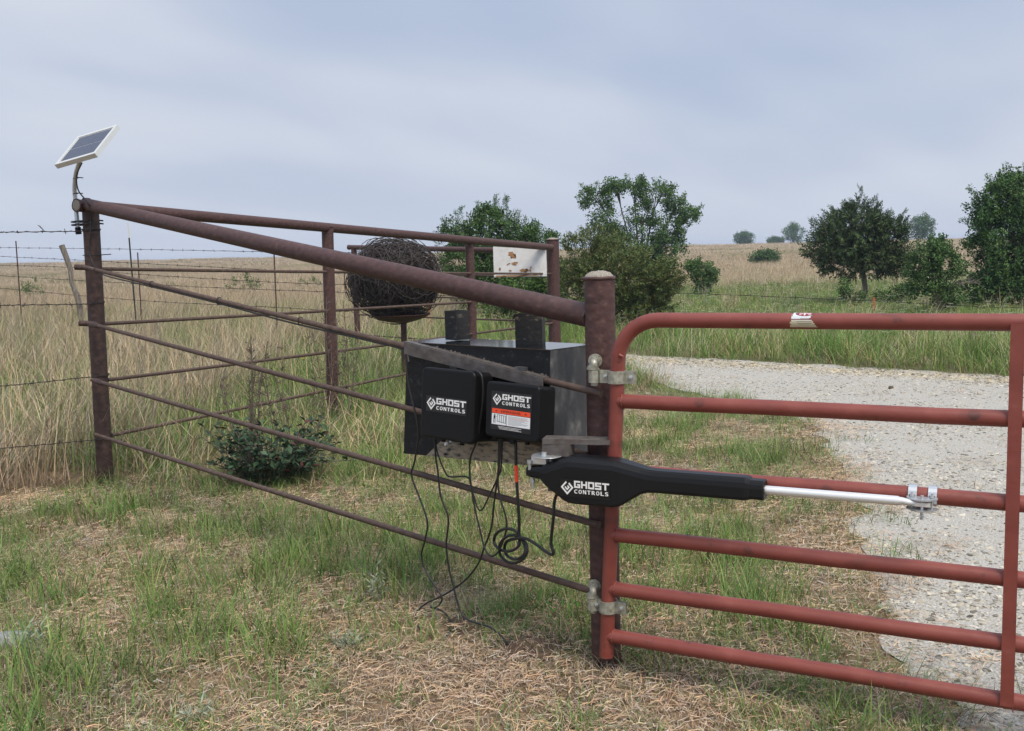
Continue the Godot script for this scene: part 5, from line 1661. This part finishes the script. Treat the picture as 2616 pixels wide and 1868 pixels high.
func grass() -> void:
	var straw := [Color(0.52, 0.39, 0.28), Color(0.45, 0.32, 0.23), Color(0.6, 0.49, 0.36), Color(0.32, 0.24, 0.185), Color(0.54, 0.37, 0.23), Color(0.16, 0.12, 0.09), Color(0.48, 0.42, 0.35)]
	var beige := [Color(0.46, 0.37, 0.26), Color(0.55, 0.47, 0.35), Color(0.37, 0.28, 0.19), Color(0.38, 0.33, 0.27)]
	var green := [Color(0.107, 0.215, 0.050), Color(0.082, 0.170, 0.042), Color(0.155, 0.260, 0.072), Color(0.138, 0.200, 0.068), Color(0.198, 0.280, 0.108)]
	var olive := [Color(0.19, 0.2, 0.09), Color(0.25, 0.24, 0.12), Color(0.14, 0.16, 0.075), Color(0.32, 0.27, 0.16)]
	var lit := [litter(110, 0.18, 0.02, 0.065, 0.003, straw), litter(110, 0.18, 0.02, 0.055, 0.0034, straw), litter(80, 0.18, 0.035, 0.1, 0.0026, straw)]
	var tuft := [clump(18, 0.08, 0.05, 0.14, 0.0034, 0.8, 0.8, 3, green), clump(18, 0.09, 0.04, 0.11, 0.0036, 1.0, 0.9, 3, green + olive), clump(20, 0.07, 0.06, 0.17, 0.0034, 0.7, 0.7, 3, green), clump(18, 0.09, 0.03, 0.1, 0.003, 1.0, 0.9, 3, olive + green)]
	var dry := [clump(16, 0.07, 0.03, 0.09, 0.0032, 1.2, 0.9, 3, straw + [olive[1]]), clump(14, 0.07, 0.03, 0.11, 0.003, 1.0, 1.0, 3, straw)]
	var mid := [clump(26, 0.12, 0.14, 0.36, 0.005, 0.45, 0.6, 3, green + [olive[0], olive[1]]), clump(24, 0.12, 0.12, 0.4, 0.0045, 0.5, 0.8, 3, green + olive)]
	var tall := [stalks(15, 0.18, 0.42, 0.85, 0.0052, 0.4, beige), stalks(15, 0.2, 0.45, 0.92, 0.0048, 0.6, beige), stalks(13, 0.18, 0.35, 0.8, 0.0055, 0.85, beige)]
	var fresh := [Color(0.112, 0.225, 0.050), Color(0.095, 0.190, 0.045), Color(0.155, 0.265, 0.072), Color(0.138, 0.215, 0.076), Color(0.206, 0.290, 0.112)]
	var lush := [clump(30, 0.16, 0.2, 0.5, 0.0065, 0.45, 0.7, 3, fresh), clump(28, 0.16, 0.18, 0.45, 0.006, 0.6, 0.9, 3, fresh + [olive[1], beige[0]])]
	var mat_dry := [clump(40, 0.16, 0.1, 0.34, 0.0042, 0.9, 1.0, 3, beige + [straw[3], straw[6]]), clump(36, 0.16, 0.08, 0.26, 0.004, 1.3, 1.0, 3, beige + [straw[3], straw[5]])]

	var g0 := thing("mown_grass", "short mown grass and dry straw covering the ground around the fence and gate", "grass", Vector3.ZERO, "", "stuff")
	layer(g0, "straw_litter", lit, M.dry_blades, 2.2, 9.5, 105.0, func(x: float, z: float):
		var r := region(x, z)
		if r == 2 or r == 4: return []
		if r == 3 and rng.randf() > 0.02 and (rng.randf() > 0.35 or region(x - rnd(0.0, 0.45), z) == 3): return []
		var g := greenness(x, z)
		if rng.randf() < g * 0.45: return []
		var p := patch.get_noise_2d(x * 3.0 + 50.0, z * 3.0)
		var f := rnd(0.8, 1.15) * (1.0 + p * 0.35)
		return [1.0, rnd(0.8, 1.2), Color(f, f * (1.0 - p * 0.08), f * (1.0 - p * 0.15))], 0.55)
	layer(g0, "green_blades", tuft, M.blades, 2.2, 17.0, 260.0, func(x: float, z: float):
		var r := region(x, z)
		if r == 2 or r == 4: return []
		if r == 3 and (rng.randf() > 0.3 or region(x - rnd(0.0, 0.35), z) == 3) and (rng.randf() > 0.25 or region(x, z - rnd(0.0, 0.5)) != 4): return []
		var g := greenness(x, z)
		if rng.randf() > 0.06 + g * 0.94: return []
		var s := (0.5 + g * 0.7 + maxf(0.0, g - 0.85) * 1.5) * rnd(0.6, 1.25)
		var f := rnd(0.8, 1.25)
		return [s, 0.8 + s * 0.3, Color(f * rnd(0.9, 1.25), f, f * rnd(0.85, 1.1))], 0.5)
	layer(g0, "dry_blades", dry, M.dry_blades, 2.2, 15.0, 120.0, func(x: float, z: float):
		var r := region(x, z)
		if r == 2 or r == 4 or (r == 3 and rng.randf() > 0.03 and (rng.randf() > 0.3 or region(x - rnd(0.0, 0.4), z) == 3)): return []
		var f := rnd(0.75, 1.2)
		return [rnd(0.6, 1.4), rnd(0.8, 1.2), Color(f, f, f)], 0.5)

	var g1 := thing("meadow_grass", "waving green and beige meadow grass filling the fence corner and the fields behind", "grass", Vector3.ZERO, "", "stuff")
	layer(g1, "green_blades", mid + lush + lush, M.blades, 7.0, 50.0, 32.0, func(x: float, z: float):
		var r := region(x, z)
		if r == 0 or r == 3: return []
		if r == 1:
			if rng.randf() > 0.35 + 0.5 * smoothstep(7.2, 9.5, -z) + 0.4 * patch.get_noise_2d(x * 1.5, z * 1.5): return []
			var f1 := rnd(0.85, 1.3)
			return [rnd(0.5, 1.0), rnd(0.8, 1.1), Color(f1 * rnd(0.95, 1.3), f1, f1)]
		if x < -2.9 and -7.2 - (x + 3.03) * 0.5 - z < 0.7 and rng.randf() < 0.8: return []
		var n := patch.get_noise_2d(x * 0.9, z * 0.9 + 30.0)
		if r == 2 and (-z > 34.0 or rng.randf() > 1.0 + n * 0.8): return []
		var f := rnd(0.8, 1.3)
		if r == 4:
			if -z > 34.0 and (x < 3.0 or rng.randf() < smoothstep(40.0, 50.0, -z)): return []
			var d: float = far_edge(x) - z
			var s := lerpf(0.75, 1.25, smoothstep(0.0, 1.2, d)) * lerpf(1.0, 0.42, smoothstep(2.0, 4.5, d))
			return [s * rnd(0.75, 1.25), rnd(0.9, 1.3), Color(f * rnd(0.8, 1.2), f * 0.98, f * 0.85)]
		return [rnd(0.8, 1.35), rnd(0.9, 1.2), Color(f * rnd(0.9, 1.3), f, f)], 0.85)
	layer(g1, "matted_dry_blades", mat_dry, M.dry_blades, 6.4, 20.0, 20.0, func(x: float, z: float):
		var r := region(x, z)
		if r == 1:
			if rng.randf() > 0.28: return []
			return [rnd(0.5, 0.9), rnd(0.8, 1.1), Color(1.05, 0.98, 0.85)]
		if r == 4:
			var d: float = far_edge(x) - z
			if d > 1.6 or rng.randf() > 0.6: return []
			return [rnd(0.5, 0.9), 1.0, Color(0.75, 0.75, 0.7)]
		if r != 2: return []
		var bd := -7.2 - (x + 3.03) * 0.5 - z
		if x < -2.9 and bd < 0.7:
			return [rnd(0.6, 1.1), rnd(1.0, 1.3), Color(0.72, 0.66, 0.62) * rnd(0.7, 1.1)]
		if rng.randf() > 0.55: return []
		var f := rnd(0.6, 1.0)
		return [rnd(0.8, 1.3), rnd(0.9, 1.3), Color(f, f * 0.97, f * 0.95)], 0.9)
	layer(g1, "tall_stalks", tall, M.dry_blades, 6.8, 46.0, 36.0, func(x: float, z: float):
		var r := region(x, z)
		if r == 0 or r == 3: return []
		var f := rnd(0.8, 1.15)
		if r == 1:
			if rng.randf() > 0.16: return []
			return [rnd(0.5, 0.85), 0.9, Color(f, f, f * 0.95), 0]
		if r == 4:
			var d: float = far_edge(x) - z
			var keep := 0.04 if d < 1.0 else (0.09 if d < 6.0 else 0.03)
			if x < 3.0: keep = 0.12 + 0.8 * smoothstep(29.0, 34.0, -z)
			elif -z > 36.0: keep = 0.9 * smoothstep(38.0, 44.0, -z + 6.0 * patch.get_noise_2d(x * 0.3, z * 0.3))
			if rng.randf() > keep: return []
			return [rnd(0.55, 0.95), 1.0, Color(f, f, f * 0.96), 0]
		var n := patch.get_noise_2d(x * 0.8 + 12.0, z * 0.8)
		# thinner just behind the back run, dense towards the open field
		var near := smoothstep(1.0, 9.0, -0.873 * (x + 3.0) - 0.487 * (z + 7.25))
		if x < -3.2: near = 1.0
		if rng.randf() > (0.1 + 0.72 * near) * (0.75 + 1.4 * n) * (1.0 if x < -3.1 else lerpf(0.6, 1.0, smoothstep(9.0, 17.0, -z))): return []
		return [rnd(0.75, 1.2), rnd(0.9, 1.2), Color(f, f, f), 0], 0.75)
	# the open field: the same stalks, sparser with distance
	var field := [stalks(34, 0.5, 0.35, 0.7, 0.009, 0.35, beige), stalks(34, 0.5, 0.3, 0.62, 0.009, 0.4, beige + [olive[1]])]
	layer(g1, "field_grass", field, M.dry_blades, 40.0, 120.0, 2.6, func(x: float, z: float):
		if x > 3.0 and -z < 46.0: return []
		var f := rnd(0.85, 1.12)
		var bands := patch.get_noise_2d(x * 0.06, z * 0.16 + 7.0)
		if bands > 0.18 and rng.randf() < 0.55: return [rnd(0.5, 0.8), 1.0, Color(0.5, 0.66, 0.42), 0]
		return [rnd(0.6, 1.0), rnd(0.9, 1.2), Color(f, f, f * 0.98), 0], 0.7)
	layer(g1, "far_field_grass", field, M.dry_blades, 110.0, 275.0, 0.55, func(x: float, z: float):
		var f := rnd(0.88, 1.1)
		var bands := patch.get_noise_2d(x * 0.06, z * 0.16 + 7.0)
		if bands > 0.18 and rng.randf() < 0.5: return [0.7, 2.0, Color(0.55, 0.68, 0.45), 0]
		return [rnd(0.6, 0.9), 2.2, Color(f, f, f), 0], 0.6)

	# flower heads in the meadow
	var fl := thing("wildflowers", "scattered white and yellow wildflower heads in the roadside meadow", "flowers", Vector3.ZERO, "", "stuff")
	var head := MB.new()
	for k in 12:
		head.col = tint(Color(0.62, 0.63, 0.5), 0.15)
		var a := k * 2.4
		var rr := 0.028 * sqrt(k / 12.0)
		head.leaf(Vector3(cos(a) * rr, 0.3 + rnd(-0.006, 0.006), sin(a) * rr), Vector3(cos(a), 0.1, sin(a)).normalized(), Vector3.UP, 0.016, 0.014, 0.1)
	head.col = Color(0.12, 0.18, 0.06)
	head.tube([Vector3(0, 0, 0), Vector3(0, 0.3, 0)], 0.002, 4, false)
	var yel := MB.new()
	for k in 9:
		yel.col = tint(Color(0.72, 0.48, 0.04), 0.15)
		var a := TAU * k / 9.0
		yel.leaf(Vector3(0, 0.42, 0), Vector3(cos(a), 0.25, sin(a)).normalized(), Vector3.UP, 0.022, 0.012, 0.1)
	yel.col = Color(0.1, 0.16, 0.05)
	yel.tube([Vector3(0, 0, 0), Vector3(0.01, 0.42, 0)], 0.002, 4, false)
	layer(fl, "white_umbel", [head.mesh()], M.blades, 14.0, 40.0, 6.0, func(x: float, z: float):
		var r := region(x, z)
		if r != 4 or far_edge(x) - z < 3.0 or x < 2.0: return []
		return [rnd(0.8, 1.2), rnd(0.9, 1.9), Color.WHITE], 0.3)
	layer(fl, "yellow_flower", [yel.mesh()], M.blades, 9.0, 22.0, 0.5, func(x: float, z: float):
		var r := region(x, z)
		if r != 4 and not (r == 2 and absf(x + 2.6) < 1.0 and z < -10.0 and z > -16.0): return []
		if r == 4 and far_edge(x) - z > 2.5: return []
		return [rnd(0.8, 1.4), rnd(0.8, 1.3), Color.WHITE], 0.3)

	# loose stone on the road
	var gs := thing("gravel_stones", "loose pale crushed limestone lying on the gravel road", "gravel", Vector3.ZERO, "", "stuff")
	var shapes := []
	for k in 4:
		var m := MB.new()
		m.col = Color.WHITE
		var ring0 := []
		var ring1 := []
		var ring2 := []
		var cnt := 7
		for j in cnt:
			var a := TAU * j / cnt + rnd(-0.25, 0.25)
			var q := rnd(0.65, 1.1)
			ring0.append(Vector3(cos(a) * q, -0.35, sin(a) * q * 0.7))
			ring1.append(Vector3(cos(a) * q * 1.05, 0.1 + rnd(-0.1, 0.1), sin(a) * q * 0.75))
			ring2.append(Vector3(cos(a) * q * 0.6, 0.45 + rnd(-0.1, 0.1), sin(a) * q * 0.45))
		m.loft([ring0, ring1, ring2])
		shapes.append(m.mesh())
	var bufs := [PackedFloat32Array(), PackedFloat32Array(), PackedFloat32Array(), PackedFloat32Array()]
	var zz := 2.3
	while zz < 17.4:
		var step := 0.4
		var half := 0.6 * zz + 1.1
		for k in int(6500.0 * pow(2.3 / zz, 0.75) * step * (half + 1.5)):
			var z := -(zz + rng.randf() * step)
			var x := rnd(-1.5, half)
			var r := region(x, z)
			if r != 3:
				if r != 0 or x < 0.8 or rng.randf() > 0.2: continue
				if region(x + 0.5, z) != 3: continue
			# windrows at the far edge are coarse, wheel tracks packed finer
			var edge := clampf(1.0 - absf(far_edge(x) - z + 0.6) * 1.1, 0.0, 1.0)
			if rng.randf() > 0.62 + 0.8 * patch.get_noise_2d(x * 1.8, z * 1.8 + 90.0) + edge * 0.5: continue
			var s := 0.0058 * (1.0 + pow(rng.randf(), 5.0) * 2.6) * (1.0 + edge * 0.8) * rnd(0.6, 1.4)
			var f := rnd(0.55, 1.3)
			if rng.randf() < 0.2: f *= 0.4
			var warm := rnd(0.0, 0.1) + edge * 0.1
			var b := Basis(Vector3.UP, rnd(0, TAU)) * Basis(Vector3.RIGHT, rnd(-0.35, 0.35)) * Basis(Vector3.BACK, rnd(-0.35, 0.35)) * Basis.from_scale(Vector3(s, s * rnd(0.28, 0.5), s * 0.9))
			put(bufs[rng.randi() % 4], b, Vector3(x, 0.006, z), Color(0.42 * f, (0.41 - warm * 0.3) * f, (0.38 - warm * 0.8) * f))
		zz += step
	for k in 4: copies("stones", gs, shapes[k], M.stones, bufs[k], "stuff")
	# soil thrown up where the ground has been dug
	for q in [[0.02, -3.92, 0.17, 0.035], [-0.22, -4.2, 0.13, 0.025]]:
		var mm := MB.new()
		var prof := []
		for k in 7: prof.append(Vector2(q[2] * (1.0 - k / 6.0), q[3] * sin(PI * 0.5 * k / 6.0) - 0.004))
		mm.lathe(Vector3(q[0], 0, q[1]), Basis.IDENTITY, prof, 22)
		for k in mm.v.size():
			var w := mm.v[k]
			mm.v[k] = w + Vector3(0, fine.get_noise_2d(w.x * 14.0, w.z * 14.0) * 0.018, 0)
		mm.c.fill(Color(0.11, 0.075, 0.055))
		structure(mm, "dug_soil", M.soil)
